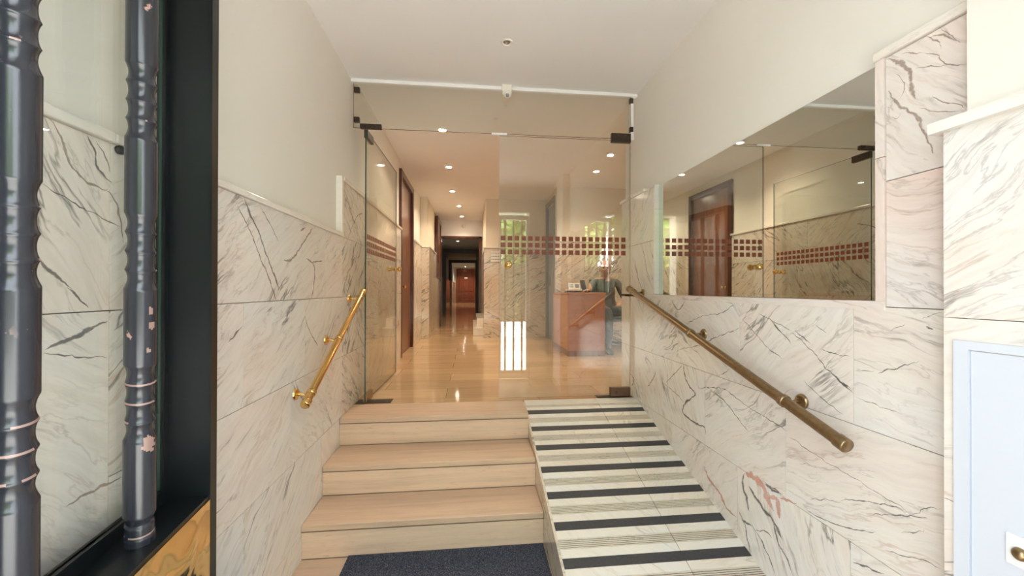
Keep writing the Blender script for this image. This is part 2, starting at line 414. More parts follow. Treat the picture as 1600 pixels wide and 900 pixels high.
# single veins one can pick out in the slabs: (side, tone, width, [(y, z), ...]) in metres on the wall
VEINS = [
    (1, 0, 0.0175, [(2.264, 0.933), (2.239, 0.861), (2.192, 0.816), (2.135, 0.786), (2.234, 0.713), (2.269, 0.646), (2.192, 0.628), (2.104, 0.622), (2.044, 0.629), (2.041, 0.596)]),
    (1, 0, 0.0068, [(2.029, 0.856), (1.875, 0.823), (1.792, 0.778), (1.695, 0.729)]),
    (1, 0, 0.0054, [(2.111, 0.827), (1.901, 0.88), (1.716, 0.846), (1.477, 0.814)]),
    (1, 0, 0.0113, [(2.615, 0.832), (2.662, 0.756), (2.749, 0.68)]),
    (1, 0, 0.0151, [(3.061, 0.704), (2.984, 0.677), (3.029, 0.617)]),
    (1, 0, 0.0079, [(2.471, 0.779), (2.314, 0.893), (2.278, 0.929)]),
    (1, 1, 0.0059, [(2.492, 0.763), (2.314, 0.728), (2.26, 0.705)]),
    (1, 0, 0.0054, [(2.314, 1.018), (2.127, 1.064), (1.953, 1.131), (1.758, 1.203)]),
    (1, 0, 0.0053, [(2.226, 1.181), (2.066, 1.238), (1.901, 1.266), (1.792, 1.318)]),
    (1, 1, 0.0063, [(1.913, 0.941), (1.827, 0.995)]),
    (1, 1, 0.0119, [(2.411, 1.326), (2.324, 1.26), (2.243, 1.32)]),
    (1, 0, 0.0055, [(1.742, 1.246), (1.645, 1.183), (1.574, 1.13), (1.493, 1.104)]),
    (1, 0, 0.006, [(1.635, 1.282), (1.552, 1.253), (1.453, 1.224)]),
    (1, 0, 0.0238, [(1.729, 0.522), (1.741, 0.468), (1.712, 0.419), (1.695, 0.365)]),
    (1, 0, 0.0244, [(1.699, 0.481), (1.646, 0.446), (1.595, 0.422), (1.546, 0.406), (1.518, 0.372), (1.496, 0.355)]),
    (1, 0, 0.013, [(1.546, 0.406), (1.527, 0.338), (1.483, 0.297), (1.444, 0.249)]),
    (1, 0, 0.0119, [(1.765, 0.326), (1.724, 0.286), (1.707, 0.225), (1.684, 0.184)]),
    (1, 0, 0.0238, [(1.753, 0.301), (1.712, 0.3), (1.673, 0.312)]),
    (1, 0, 0.0096, [(1.673, 0.308), (1.625, 0.284), (1.575, 0.235), (1.537, 0.182)]),
    (1, 0, 0.0084, [(1.657, 0.302), (1.595, 0.333), (1.556, 0.327)]),
    (1, 0, 0.0327, [(1.597, 0.536), (1.555, 0.534), (1.518, 0.541)]),
    (1, 0, 0.0136, [(1.6, 0.542), (1.546, 0.543), (1.498, 0.546)]),
    (1, 2, 0.0563, [(1.718, 0.528), (1.668, 0.536), (1.61, 0.525), (1.59, 0.491), (1.546, 0.449)]),
    (1, 2, 0.0429, [(1.575, 0.491), (1.527, 0.509), (1.518, 0.436)]),
    (1, 2, 0.0205, [(1.518, 0.521), (1.457, 0.536), (1.427, 0.542)]),
    (1, 2, 0.0196, [(2.05, 0.411), (2.003, 0.367), (1.936, 0.346), (1.894, 0.324), (1.867, 0.295), (1.821, 0.287), (1.783, 0.287)]),
    (1, 2, 0.0295, [(1.912, 0.332), (1.894, 0.315), (1.867, 0.295)]),
    (1, 1, 0.0045, [(1.469, 0.795), (1.317, 0.767), (1.201, 0.757), (1.127, 0.748), (1.052, 0.74), (1.029, 0.733)]),
    (1, 0, 0.005, [(1.244, 0.65), (1.213, 0.673), (1.16, 0.698), (1.076, 0.727), (1.043, 0.73)]),
    (1, 0, 0.0075, [(1.079, 0.697), (1.025, 0.727), (0.982, 0.745)]),
    (1, 0, 0.0045, [(1.025, 0.731), (1.001, 0.749), (0.99, 0.77), (0.949, 0.79)]),
    (1, 0, 0.004, [(1.144, 0.668), (1.096, 0.687), (1.067, 0.707)]),
    (1, 0, 0.0046, [(1.369, 0.593), (1.283, 0.636), (1.244, 0.648)]),
    (1, 0, 0.0054, [(1.384, 0.546), (1.31, 0.55), (1.201, 0.582), (1.122, 0.621)]),
    (1, 0, 0.0103, [(1.201, 0.47), (1.15, 0.489), (1.097, 0.505)]),
    (1, 0, 0.0054, [(1.097, 0.584), (1.053, 0.593), (0.99, 0.62), (0.95, 0.625)]),
    (1, 0, 0.0046, [(1.053, 0.664), (1.012, 0.689), (0.99, 0.709)]),
    (1, 0, 0.0054, [(1.415, 0.705), (1.384, 0.722), (1.353, 0.723)]),
    (1, 0, 0.0052, [(1.191, 1.115), (1.149, 1.126), (1.127, 1.13)]),
    (1, 0, 0.0076, [(1.113, 1.123), (1.084, 1.14), (1.044, 1.158), (1.002, 1.182)]),
    (1, 0, 0.0057, [(1.079, 1.263), (1.039, 1.286)]),
    (1, 0, 0.0144, [(0.986, 1.28), (0.977, 1.278), (0.967, 1.277)]),
    (1, 0, 0.0069, [(1.455, 1.217), (1.372, 1.169), (1.297, 1.103), (1.203, 1.049)]),
    (1, 0, 0.0097, [(1.438, 1.226), (1.364, 1.183)]),
    (1, 0, 0.0058, [(1.341, 1.259), (1.297, 1.231)]),
    (1, 0, 0.0086, [(1.269, 1.083), (1.197, 1.039)]),
    (1, 0, 0.0045, [(1.318, 1.17), (1.262, 1.16), (1.209, 1.162)]),
    (1, 0, 0.008, [(1.579, 1.269), (1.52, 1.221), (1.455, 1.171)]),
    (1, 1, 0.0052, [(0.997, 1.304), (0.946, 1.325)]),
    (1, 1, 0.0036, [(1.191, 1.029), (1.116, 1.021), (1.044, 1.016)]),
    (1, 0, 0.0047, [(1.396, 1.035), (1.319, 0.994), (1.235, 0.955)]),
    (1, 1, 0.0187, [(1.086, 2.097), (1.055, 2.073), (1.032, 2.04), (1.023, 2.01), (1.018, 1.972), (1.009, 1.938)]),
    (1, 1, 0.013, [(1.084, 2.001), (1.069, 1.967), (1.036, 1.921), (1.009, 1.889), (0.992, 1.842), (0.971, 1.791), (0.965, 1.765)]),
    (1, 1, 0.0072, [(1.009, 2.027), (0.971, 2.011), (0.935, 1.995)]),
    (1, 1, 0.0087, [(0.971, 2.094), (0.935, 2.076), (0.905, 2.041)]),
    (1, 1, 0.006, [(0.951, 2.105), (0.92, 2.066), (0.902, 2.036)]),
    (1, 1, 0.0061, [(0.967, 1.927), (0.935, 1.893), (0.891, 1.861)]),
    (1, 1, 0.0071, [(1.005, 2.099), (0.983, 2.102), (0.959, 2.075), (0.947, 2.044)]),
    (1, 1, 0.0069, [(0.983, 2.056), (0.955, 2.03), (0.935, 1.995), (0.891, 1.974)]),
    (1, 1, 0.0056, [(1.045, 2.088), (1.013, 2.074), (0.983, 2.056)]),
    (1, 1, 0.0066, [(0.912, 2.113), (0.891, 2.112)]),
    (1, 1, 0.0047, [(1.06, 2.04), (1.036, 1.982), (1.055, 1.955)]),
    (1, 1, 0.0058, [(1.082, 1.915), (1.055, 1.904), (1.05, 1.917)]),
    (1, 1, 0.0044, [(1.001, 1.905), (0.951, 1.877), (0.906, 1.857)]),
    (-1, 0, 0.0161, [(1.592, 1.726), (1.636, 1.673), (1.683, 1.63), (1.741, 1.55), (1.794, 1.482), (1.851, 1.409), (1.859, 1.38)]),
    (-1, 1, 0.0105, [(1.551, 1.689), (1.629, 1.614), (1.708, 1.512), (1.768, 1.444), (1.842, 1.333)]),
    (-1, 0, 0.0082, [(1.706, 1.722), (1.775, 1.672), (1.859, 1.6)]),
    (-1, 1, 0.0191, [(2.238, 1.717), (2.117, 1.621), (2.055, 1.571), (1.986, 1.529), (1.91, 1.518)]),
    (-1, 1, 0.0177, [(2.157, 1.547), (2.255, 1.52), (2.27, 1.474), (2.256, 1.403), (2.228, 1.334)]),
    (-1, 1, 0.0267, [(2.086, 1.682), (2.147, 1.708)]),
    (-1, 0, 0.0103, [(2.146, 1.241), (2.201, 1.163), (2.32, 1.067)]),
    (-1, 0, 0.0095, [(1.491, 1.192), (1.548, 1.223), (1.586, 1.247)]),
    (-1, 1, 0.0148, [(2.226, 1.53), (2.378, 1.553)]),
    (-1, 1, 0.012, [(2.85, 1.737), (3.052, 1.923), (3.225, 1.988)]),
    (-1, 1, 0.0082, [(0.898, 1.734), (0.923, 1.705), (0.934, 1.661), (0.976, 1.624), (1.027, 1.621)]),
    (-1, 0, 0.0119, [(0.979, 1.733), (0.998, 1.697), (1.006, 1.662), (1.039, 1.641)]),
    (-1, 0, 0.0076, [(0.998, 1.726), (1.022, 1.697), (1.035, 1.663)]),
    (-1, 1, 0.0079, [(1.023, 1.622), (1.057, 1.583), (1.071, 1.498)]),
    (-1, 0, 0.0092, [(0.876, 1.45), (0.903, 1.419), (0.946, 1.383)]),
    (-1, 0, 0.0042, [(0.884, 1.593), (0.955, 1.569), (1.066, 1.537)]),
    (-1, 0, 0.0113, [(0.935, 1.386), (0.96, 1.365), (0.982, 1.342)]),
    (-1, 0, 0.0111, [(0.892, 1.263), (0.943, 1.276), (1.029, 1.307)]),
    (-1, 0, 0.0054, [(0.886, 1.256), (0.93, 1.244), (1.029, 1.223)]),
    (-1, 1, 0.0087, [(0.932, 0.916), (0.988, 0.922), (1.07, 0.919)]),
]
def add_veins(mb, side, x, sgn):
    for sd, c, wd, pts in VEINS:
        if sd != side: continue
        P = [Vector((0, y, z)) for y, z in pts]; cs = []
        for i in range(len(P)-1):
            n = max(2, int((P[i+1]-P[i]).length/.008)); a = P[max(i-1, 0)]; d = P[min(i+2, len(P)-1)]
            for k in range(n):
                t = k/n; p0, p1 = P[i], P[i+1]
                q = .5*((2*p0)+(p1-a)*t+(2*a-5*p0+4*p1-d)*t*t+(3*p0-a-3*p1+d)*t*t*t)
                nn = noise.noise_vector(q*45)*.006+noise.noise_vector(q*160)*.0025
                cs.append(q+Vector((0, nn.y, nn.z)))
        cs.append(P[-1]); m = len(cs); ed = []
        for i, q in enumerate(cs):
            tg = cs[min(i+1, m-1)]-cs[max(i-1, 0)]; tg.normalize(); nv = Vector((0, -tg.z, tg.y))
            w_ = wd*.62*(.45+.9*abs(noise.noise(q*20)))*min(1, (i+.6)/5, (m-i-.4)/5)
            ed.append((q+nv*w_, q-nv*w_))
        xx = x-sgn*(.0004+.0001*c)
        for i in range(m-1):
            f = [ed[i][0], ed[i+1][0], ed[i+1][1], ed[i][1]]
            mb.face([Vector((xx, q.y, q.z)) for q in f], [(i, 1), (i+1, 1), (i+1, -1), (i, -1)], c+1)
VM = [M['vein_dark'], M['vein_brown'], M['vein_salmon']]

# ------------------------------------------------------------------ floors and ceilings
b = MB(); b.box(-1.3, 1.6, -.1, 2.125, -.12, 0); struct(b.build('floor_entry', M['trav']), 'travertine entry floor at street level')
b = MB(); b.box(-1.3, 1.32, 3.002, 3.26, LZ-.15, LZ); b.box(-2.4, 3.4, 3.26, 26.2, LZ-.15, LZ)
struct(b.build('floor', M['floor']), 'polished travertine plank floor of the upper hall')
b = MB(); b.box(-1.3, 1.7, -.2, YG+.03, CZ, CZ+.3); struct(b.build('ceiling', M['ceil']), 'white ceiling over the steps')
b = MB(); b.box(-2.4, 3.4, YG+.03, 9.25, CI, CI+.25); struct(b.build('ceiling_hall', M['ceil']))
b = MB(); b.box(-1.6, .9, 9.2, 9.45, 2.62, CI+.02); struct(b.build('trim_1', M['ceil']), 'bulkhead above the passage opening')
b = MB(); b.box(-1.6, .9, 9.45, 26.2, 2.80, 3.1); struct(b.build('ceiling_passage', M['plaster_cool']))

# ------------------------------------------------------------------ left wall
b = MB(); b.box(PL-.2, PL, -.1, 4.95, -.1, CZ+.1); b.box(PL-.2, PL, 6.0, YB+.02, .4, CI+.1); b.box(PL-.2, PL, 4.95, 6.0, 2.88, CI+.1)
wl = struct(b.build('wall_left', M['plaster']), 'cream plaster left wall above marble slabs')
z5 = [-.02, .135, .535, .935, 1.333, 1.735]
jl = [[1.2, 2.0], [1.03, 1.597, 2.37], [1.034, 1.43, 1.985, 2.55], [1.034, 1.592, 2.149, 2.75], [1.034, 2.425]]
b = slabs('x', XL, rows(1.034, 2.735, z5, jl)+[(FY, 1.034, -.02, .55, 35), (FY, 1.034, .55, 1.333, -40), (FY, 1.034, 1.333, 1.735, -58)], .024, -1, 38)
zh = [.20, .535, .935, 1.333, 1.735, 2.115]
jh = [[3.3, 4.1], [3.4, 4.0, 4.5], [3.1, 3.7, 4.3], [3.4, 4.0, 4.6], [3.1, 3.75, 4.4]]
slabs('x', XL, rows(2.735, 4.945, zh, jh), .024, -1, 48, mi=4, mb=b)
slabs('x', XL, rows(6.0, YB, [.535, .935, 1.333, 1.735, 2.115], [[6.5]]*4), .024, -1, 42, mi=4, mb=b)
add_veins(b, -1, XL, -1); struct(b.build('marble_cladding', [M['marble']]+VM+[M['marble_busy']], wl))
b = MB(); b.box(XL-.026, PL, FY, 2.735, -.02, 1.73); b.box(XL-.026, PL, 2.735, 4.94, .0, 2.11); b.box(XL-.026, PL, 6.0, YB, .5, 2.11)
struct(b.build('grout_bed', M['grout'], wl))
b = MB()
for y0, y1, z in ((FY, 1.034, 1.735), (1.036, 2.70, 1.735), (2.735, 3.6, 2.115), (3.602, 4.96, 2.115), (6.0, YB-.005, 2.115)):
    b.bbox_(PL-.01, XL+.014, y0, y1, z, z+.024, .004)
b.bbox_(PL-.01, XL+.010, 2.700, 2.735, 1.735, 2.139, .004)
struct(b.build('coping', M['marble_white'], wl), 'pale marble coping strip')
# pillar with the passage wall behind it (left)
b = MB(); b.box(PL-.3, -.775, YB+.024, 9.25, .4, CI+.05)
wpl = struct(b.build('wall_passage_left', M['plaster_in']))
b = slabs('y', YB, [(-.892, -.735, LZ, 1.10), (-.892, -.735, 1.10, 1.62), (-.892, -.735, 1.62, 2.115)], .024, 1, 40)
slabs('x', -.735, rows(YB+.026, 9.2, [.535, 1.10, 1.62, 2.115], [[7.6, 8.3]]*3), .03, -1, 40, mb=b)
slabs('x', -.995, rows(9.3, 25, [.535, 1.2, 1.8], [[10.5, 12, 14, 17]]*2), .1, -1, 40, mb=b)
struct(b.build('marble_cladding', M['marble_hall'], wpl))
b = MB(); b.bbox_(-.895, -.725, YB-.012, YB+.03, 2.115, 2.139, .004); b.bbox_(-.79, -.725, YB+.03, 9.0, 2.115, 2.139, .004)
struct(b.build('coping', M['marble_white'], wpl))

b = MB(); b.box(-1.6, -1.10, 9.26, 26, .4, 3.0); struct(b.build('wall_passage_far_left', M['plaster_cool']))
# ------------------------------------------------------------------ right wall with mirror recess
b = MB(); b.box(PR, PR+.2, -.1, 3.245, -.1, CZ+.1)
wr = struct(b.build('wall_right', M['plaster']), 'cream plaster right wall with marble dado and mirror recess')
b = slabs('x', XR, [(.1, .63, .935, 1.333, 24), (.63, 1.196, .935, 1.333, 10), (1.196, 1.759, .935, 1.333, -42), (1.759, 2.323, .935, 1.333, 28), (2.323, 2.80, .935, 1.333, -35), (2.80, 3.245, .935, 1.333, 40),
      (.1, .92, .535, .935, -12), (.92, 1.483, .535, .935, -14), (1.483, 2.04, .535, .935, -38), (2.04, 2.62, .535, .935, 62), (2.62, 3.245, .535, .935, 50),
      (.1, .64, .135, .535, 20), (.64, 1.209, .135, .535, -30), (1.209, 1.776, .135, .535, 68), (1.776, 2.4, .135, .535, -44), (2.4, 3.245, .135, .535, 40),
      (.1, .9, -.02, .135, 20), (.9, 1.5, -.02, .135, 30), (1.5, 2.2, -.02, .135, 40)], .024, 1)
slabs('x', XR, [(2.655, 3.245, 1.35, 1.735, 60), (2.655, 3.245, 1.735, 2.115, -55)], .024, 1, mb=b)
add_veins(b, 1, XR, 1); struct(b.build('marble_cladding', [M['marble']]+VM, wr))
b = slabs('x', XR, [(.1, 1.092, 1.333, 1.722, 16), (.1, 1.092, 1.722, 2.105, 48)], .03, 1)
slabs('x', XR-.004, [(1.094, 1.122, 1.35, 1.80, 80), (1.094, 1.122, 1.80, 2.125, 70), (1.094, 1.9, 1.322, 1.352, 4), (1.9, 2.80, 1.322, 1.352, 3)], .036, 1, mb=b)
struct(b.build('pink_marble_cladding', M['marble_pink'], wr), 'pinkish marble around the mirror')
b = MB(); b.box(XR+.026, PR, .1, 3.24, -.02, 1.345); b.box(XR+.026, PR, .1, 1.09, 1.3, 2.1); b.box(XR+.026, PR, 2.66, 3.24, 1.3, 2.11)
struct(b.build('grout_bed', M['grout'], wr))
b = MB(); b.bbox_(XR-.012, PR+.01, .1, 1.124, 2.106, 2.134, .004); b.bbox_(XR-.012, PR+.01, 2.80, 3.262, 2.115, 2.139, .004)
b.bbox_(XR-.003, PR+.005, 2.634, 2.656, 1.352, 1.95, .002); b.bbox_(XR-.003, PR+.005, 2.634, 2.656, 1.951, 2.125, .002)
struct(b.build('coping', M['marble_white'], wr), 'white marble coping and mirror jamb')
b = MB(); b.box(PR-.006, PR+.01, 1.118, 2.640, 1.352, 2.112)
tag(b.build('wall_mirror', M['mirror']), 'long frameless mirror set in the marble above the ramp handrail', 'mirror')

# entrance pier on the right, a little proud of the wall and slightly splayed
PX, PE, PT = 1.19, .879, math.radians(-2.3)
def pier_pt(a, d, z):          # a runs from the far end of the pier towards the street, d into the pier
    dx, dy = -math.sin(PT), -math.cos(PT)
    return Vector((PX+dx*a*-1*-1+d*math.cos(PT), PE+dy*a-d*math.sin(PT)*-1*-1, z))
def pbox(mb, a0, a1, d0, d1, z0, z1, mi=0, uvf=None):
    q = [pier_pt(a, d, z) for z in (z0, z1) for a, d in ((a0, d0), (a0, d1), (a1, d1), (a1, d0))]
    mb.hexa([q[k] for k in (3, 2, 1, 0, 7, 6, 5, 4)], mi, uvf)
b = MB(); pbox(b, .028, .95, .03, .30, -.1, CZ+.1)
wp = struct(b.build('wall_entry_right', M['plaster']), 'white plaster entrance pier with marble facing')
b = MB()
def puv(ang): return slab_uv('x', math.radians(ang), 1, (random.uniform(-40, 40), random.uniform(-40, 40)))
for z0, z1, ang in ((-.02, .45, -20), (.452, .86, -24), (.862, 1.316, -20), (1.318, 1.785, -30)):
    pbox(b, 0, .7, 0, .026, z0, z1, 0, puv(ang)); pbox(b, 0, .026, .027, .12, z0, z1, 0, puv(40))
struct(b.build('marble_cladding', M['marble'], wp))
b = MB(); pbox(b, -.02, .8, -.02, .14, 1.785, 1.812)
struct(b.build('coping', M['marble_white'], wp), 'thick white marble coping')
# white meter cupboard let into the pier
cf = pier_pt(.3, 0, .1)
cup = thing('meter_cupboard', cf, 'cool white flush cupboard door with framed edge in the marble pier', 'cupboard')
b = MB()
pbox(b, .024, .053, -.008, .0, .10, 1.263); pbox(b, .053, .56, -.008, .0, 1.243, 1.263); pbox(b, .053, .56, -.008, 0, .10, .13); pbox(b, .56, .59, -.008, .0, .10, 1.263)
b.build('frame', M['cupboard'], cup)
b = MB(); pbox(b, .0555, .5575, -.004, .0, .133, 1.2405); dr = b.build('door', M['cupboard'], cup)
b = MB(); pbox(b, .118, .165, -.009, -.004, .782, .848); b.build('lock_plate', M['white'], cup)
b = MB(); kc = pier_pt(.141, -.009, .812); ax = (pier_pt(0, -1, 0)-pier_pt(0, 0, 0))
b.lathe([(.0001, .012), (.008, .011), (.0125, .006), (.014, 0)], kc, ax, 24); b.build('lock', M['brass_old'], cup)

# ------------------------------------------------------------------ hall beyond the glass: right nook, back wall
b = MB(); b.box(PR+.201, 3.4, 3.05, 3.245, .3, CI+.1); struct(b.build('wall_nook_front', M['plaster_in']))
b = MB(); b.box(3.2, 3.4, 3.2, 6.3, .4, CI+.1); struct(b.build('wall_nook_right', M['plaster_in']))
b = MB(); b.box(1.32, 3.4, 6.024, 6.25, .4, CI+.1)
wn = struct(b.build('wall_nook_back', M['plaster_in']), 'plaster and marble wall behind the reception desk')
b = slabs('y', 6.0, rows(1.29, 3.2, [.535, 1.0, 1.55, 2.13], [[1.9, 2.5], [2.1, 2.7], [1.75, 2.35]]), .024, 1, 35)
struct(b.build('marble_cladding', M['marble_hall'], wn))
b = MB(); b.bbox_(1.28, 3.2, 5.985, 6.03, 2.13, 2.154, .004); struct(b.build('coping', M['marble_white'], wn))
b = MB(); b.box(.25, 1.36, YB+.024, YB+.3, .4, CI+.1); b.box(.25, .5, YB+.3, 9.25, .4, CI+.05); b.box(.30, .5, 9.2, 26, .4, 3.)
wb = struct(b.build('wall_back', M['plaster_in']), 'marble clad back wall with plaster above')
b = slabs('y', YB, rows(.215, 1.33, [.535, 1.05, 1.58, 2.115], [[.75], [.95], [.6]]), .024, 1, 35)
slabs('x', .225, rows(YB+.026, 9.2, [.535, 1.10, 1.62, 2.115], [[7.6, 8.3]]*3), .024, 1, 40, mb=b)
struct(b.build('marble_cladding', M['marble_hall'], wb))
b = MB(); b.bbox_(.205, 1.34, YB-.012, YB+.03, 2.115, 2.139, .004); struct(b.build('coping', M['marble_white'], wb))
# side wall with the tall grey door between the back wall and the nook
b = MB(); b.box(1.335, 1.5, 6.2, 7.0, 2.80, CI+.1); b.box(1.335, 1.5, 6.03, 6.13, .4, CI+.1); b.box(1.335, 1.5, 6.86, 7.0, .4, CI+.1)
struct(b.build('wall_lift_side', M['plaster_in']))
d3 = sthing('door_3', (1.36, 6.5, LZ), 'tall blue-grey door with dark frame beside the desk')
b = MB(); b.box(1.30, 1.40, 6.12, 6.19, LZ, 2.88); b.box(1.30, 1.40, 6.80, 6.87, LZ, 2.88); b.box(1.30, 1.40, 6.19, 6.80, 2.81, 2.88); struct(b.build('frame', M['grey'], d3))
b = MB(); b.bbox_(1.345, 1.385, 6.19, 6.80, LZ+.005, 2.81, .003); struct(b.build('leaf', M['bluegrey'], d3))
b = MB(); b.bbox_(1.33, 1.346, 6.62, 6.66, 1.45, 1.62, .003); struct(b.build('handle', M['chrome'], d3))
b = MB(); b.box(1.5, 1.7, 6.03, 7.0, .4, 3.1); struct(b.build('wall_lift_back', M['plaster_in']))

# ------------------------------------------------------------------ left wooden door and its frame
d1 = sthing('door_1', (PL, 5.45, LZ), 'tall dark mahogany door in the left wall past the glass')
b = MB()
b.bbox_(PL-.05, XL+.004, 4.95, 5.03, LZ, 2.88, .006); b.bbox_(PL-.05, XL+.004, 5.92, 6.0, LZ, 2.88, .006); b.bbox_(PL-.05, XL+.004, 5.03, 5.92, 2.80, 2.88, .006)
struct(b.build('frame', M['wood_frame'], d1))
b = MB(); b.bbox_(PL-.05, PL-.005, 5.03, 5.92, LZ+.006, 2.80, .003); struct(b.build('leaf', M['wood'], d1))
b = MB(); b.lathe([(.0001, 0), (.022, 0), (.022, .006), (.009, .01), (.009, .03), (.02, .036), (.026, .05), (.02, .062), (.0001, .066)], (PL-.005, 5.13, 1.42), (1, 0, 0), 24)
struct(b.build('knob', M['brass'], d1))
b = MB(); b.box(PL-.3, PL-.055, 4.9, 6.05, .4, 3.0); struct(b.build('wall_left_behind_door', M['plaster_in']))
# passage: doors on the left, opening frame, end door
d4 = sthing('door_4', (-.735, 8.75, LZ), 'dark mahogany door in the left passage wall')
b = MB(); b.bbox_(-.76, -.70, 8.35, 8.45, 1.63, 2.93, .004); b.bbox_(-.76, -.70, 9.08, 9.18, 1.63, 2.93, .004); b.bbox_(-.76, -.70, 8.45, 9.08, 2.83, 2.93, .004); struct(b.build('frame', M['wood_frame'], d4))
b = MB(); b.bbox_(-.75, -.715, 8.45, 9.08, 1.63, 2.83, .004); struct(b.build('leaf', M['wood'], d4))
b = MB(); b.box(-.735, -.695, 9.18, 9.40, LZ, 2.62); b.box(.165, .23, 9.18, 9.40, LZ, 2.62); b.box(-.735, .23, 9.18, 9.40, 2.58, 2.62)
struct(b.build('trim_2', M['wood_frame']), 'dark frame round the passage opening')
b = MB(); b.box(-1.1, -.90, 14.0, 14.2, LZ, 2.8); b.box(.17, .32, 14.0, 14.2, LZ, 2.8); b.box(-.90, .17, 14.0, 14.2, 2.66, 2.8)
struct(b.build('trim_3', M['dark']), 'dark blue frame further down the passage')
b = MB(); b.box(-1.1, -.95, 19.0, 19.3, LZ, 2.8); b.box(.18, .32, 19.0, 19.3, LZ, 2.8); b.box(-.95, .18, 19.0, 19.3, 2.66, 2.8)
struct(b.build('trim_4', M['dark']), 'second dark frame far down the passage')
b = MB(); b.box(-1.6, .9, 25.45, 25.7, .4, 3.1); struct(b.build('wall_passage_end', M['plaster_in']))
d2 = sthing('door_2', (-.36, 25.4, LZ), 'panelled red mahogany door at the far end of the passage')
b = MB(); b.bbox_(-.97, -.86, 25.36, 25.45, LZ, 2.70, .01); b.bbox_(.14, .25, 25.36, 25.45, LZ, 2.70, .01); b.bbox_(-.86, .14, 25.36, 25.45, 2.62, 2.70, .01); struct(b.build('frame', M['wood_end'], d2))
b = MB(); b.bbox_(-.86, .14, 25.40, 25.45, LZ+.01, 2.62, .004)
for i in range(3):
    x0 = -.78+i*.30; b.bbox_(x0, x0+.24, 25.375, 25.405, 1.25, 2.05, .018); b.bbox_(x0, x0+.24, 25.375, 25.405, .68, 1.12, .018)
b.bbox_(-.78, .06, 25.375, 25.405, 2.2, 2.52, .018)
struct(b.build('leaf', M['wood_end'], d2))
b = MB(); b.bbox_(-.46, -.26, 25.365, 25.378, 2.08, 2.16, .003); struct(b.build('name_plate', M['offwhite'], d2))
# little marble step at the right of the passage
b = MB(); b.bbox_(.03, .224, 7.22, 9.15, LZ, LZ+.15, .006); b.bbox_(.10, .224, 7.5, 9.15, LZ+.15, LZ+.30, .006)
tag(b.build('marble_step', M['marble_white']), 'small pale marble step at the right side of the passage', 'step')

# ------------------------------------------------------------------ staircase
Y1, Y2, Y3 = 2.686, 2.390, 2.107
Z1, Z2, Z3 = LZ, 1.385-1.0302, 1.385-1.2062
st = thing('staircase', ((XL+XS)/2, 2.4, 0), 'three travertine steps rising beside the striped ramp', 'stairs')
for y0, y1, z in ((Y1, 3.0, Z1), (Y2, Y1+.02, Z2), (Y3, Y2+.02, Z3)):
    b = MB(); b.bbox_(XL+.001, XS-.0125, y0, y1, z-.034, z, .005, 3); b.build('tread', M['trav'], st)
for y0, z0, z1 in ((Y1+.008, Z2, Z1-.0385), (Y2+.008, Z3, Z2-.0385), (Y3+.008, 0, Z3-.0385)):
    b = MB(); b.box(XL+.001, XS-.0125, y0-.0045, y0+.03, z1, z1+.0042, 1); b.box(XL+.001, XS-.0125, y0-.003, y0+.001, z0+.0005, z0+.0035, 1); b.box(XL+.001, XS-.0125, y0, y0+.03, z0, z1); b.build('riser', [M['trav_riser'], M['shade_joint']], st)  # strip under the nosing is its shade as dark colour; bottom strip a seam
# ------------------------------------------------------------------ ramp
SL = .288; YT = 2.945
def rz(y): return LZ-SL*max(0, YT-y)
YE = YT-LZ/SL
rp = thing('ramp', ((XS+XR)/2, 2.0, 0), 'marble wheelchair ramp with dark grip strips beside the travertine steps', 'ramp')
b = MB()
def ramp_box(mb, x0, x1, y0, y1, h0, h1, mi=0, uvf=None):
    mb.hexa([(x0, y0, rz(y0)+h0), (x1, y0, rz(y0)+h0), (x1, y1, rz(y1)+h0), (x0, y1, rz(y1)+h0), (x0, y0, rz(y0)+h1), (x1, y0, rz(y0)+h1), (x1, y1, rz(y1)+h1), (x0, y1, rz(y1)+h1)], mi, uvf)
b.hexa([(XS, YE, -.01), (XR, YE, -.01), (XR, YT, -.01), (XS, YT, -.01), (XS, YE, rz(YE)-.012), (XR, YE, rz(YE)-.012), (XR, YT, rz(YT)-.012), (XS, YT, rz(YT)-.012)])
b.hexa([(XS, YT, .0), (XR, YT, .0), (XR, 3.0, .0), (XS, 3.0, .0), (XS, YT, LZ-.012), (XR, YT, LZ-.012), (XR, 3.0, LZ-.012), (XS, 3.0, LZ-.012)])
b.build('ramp_body', M['trav_riser'], rp)
P = .1855; YS = 2.815; XJ = .96
def ruv(): 
    a = random.uniform(0, 3); o = (random.uniform(-40, 40), random.uniform(-40, 40)); return slab_uv('ramp', a, 1, o)
b = MB()
for k in range(-1, 10):
    yc = YS-P*k
    y0, y1 = max(YE+.005, yc-P+.0235), min(yc-.0235, 3.0)
    for x0, x1 in ((XS, XJ-.0017), (XJ+.0017, XR)):
        u = ruv(); g0 = yc-P*.5-.027; g1 = yc-P*.5+.027
        if k == -1: g0, g1 = 2.875, 2.905; y1 = 2.998
        ramp_box(b, x0, x1, max(y0, YE+.005), g0, -.012, 0, 0, u)
        if g1 < y1: ramp_box(b, x0, x1, g1, y1, -.012, 0, 0, u)
b.build('marble_surface', M['marble_ramp'], rp)
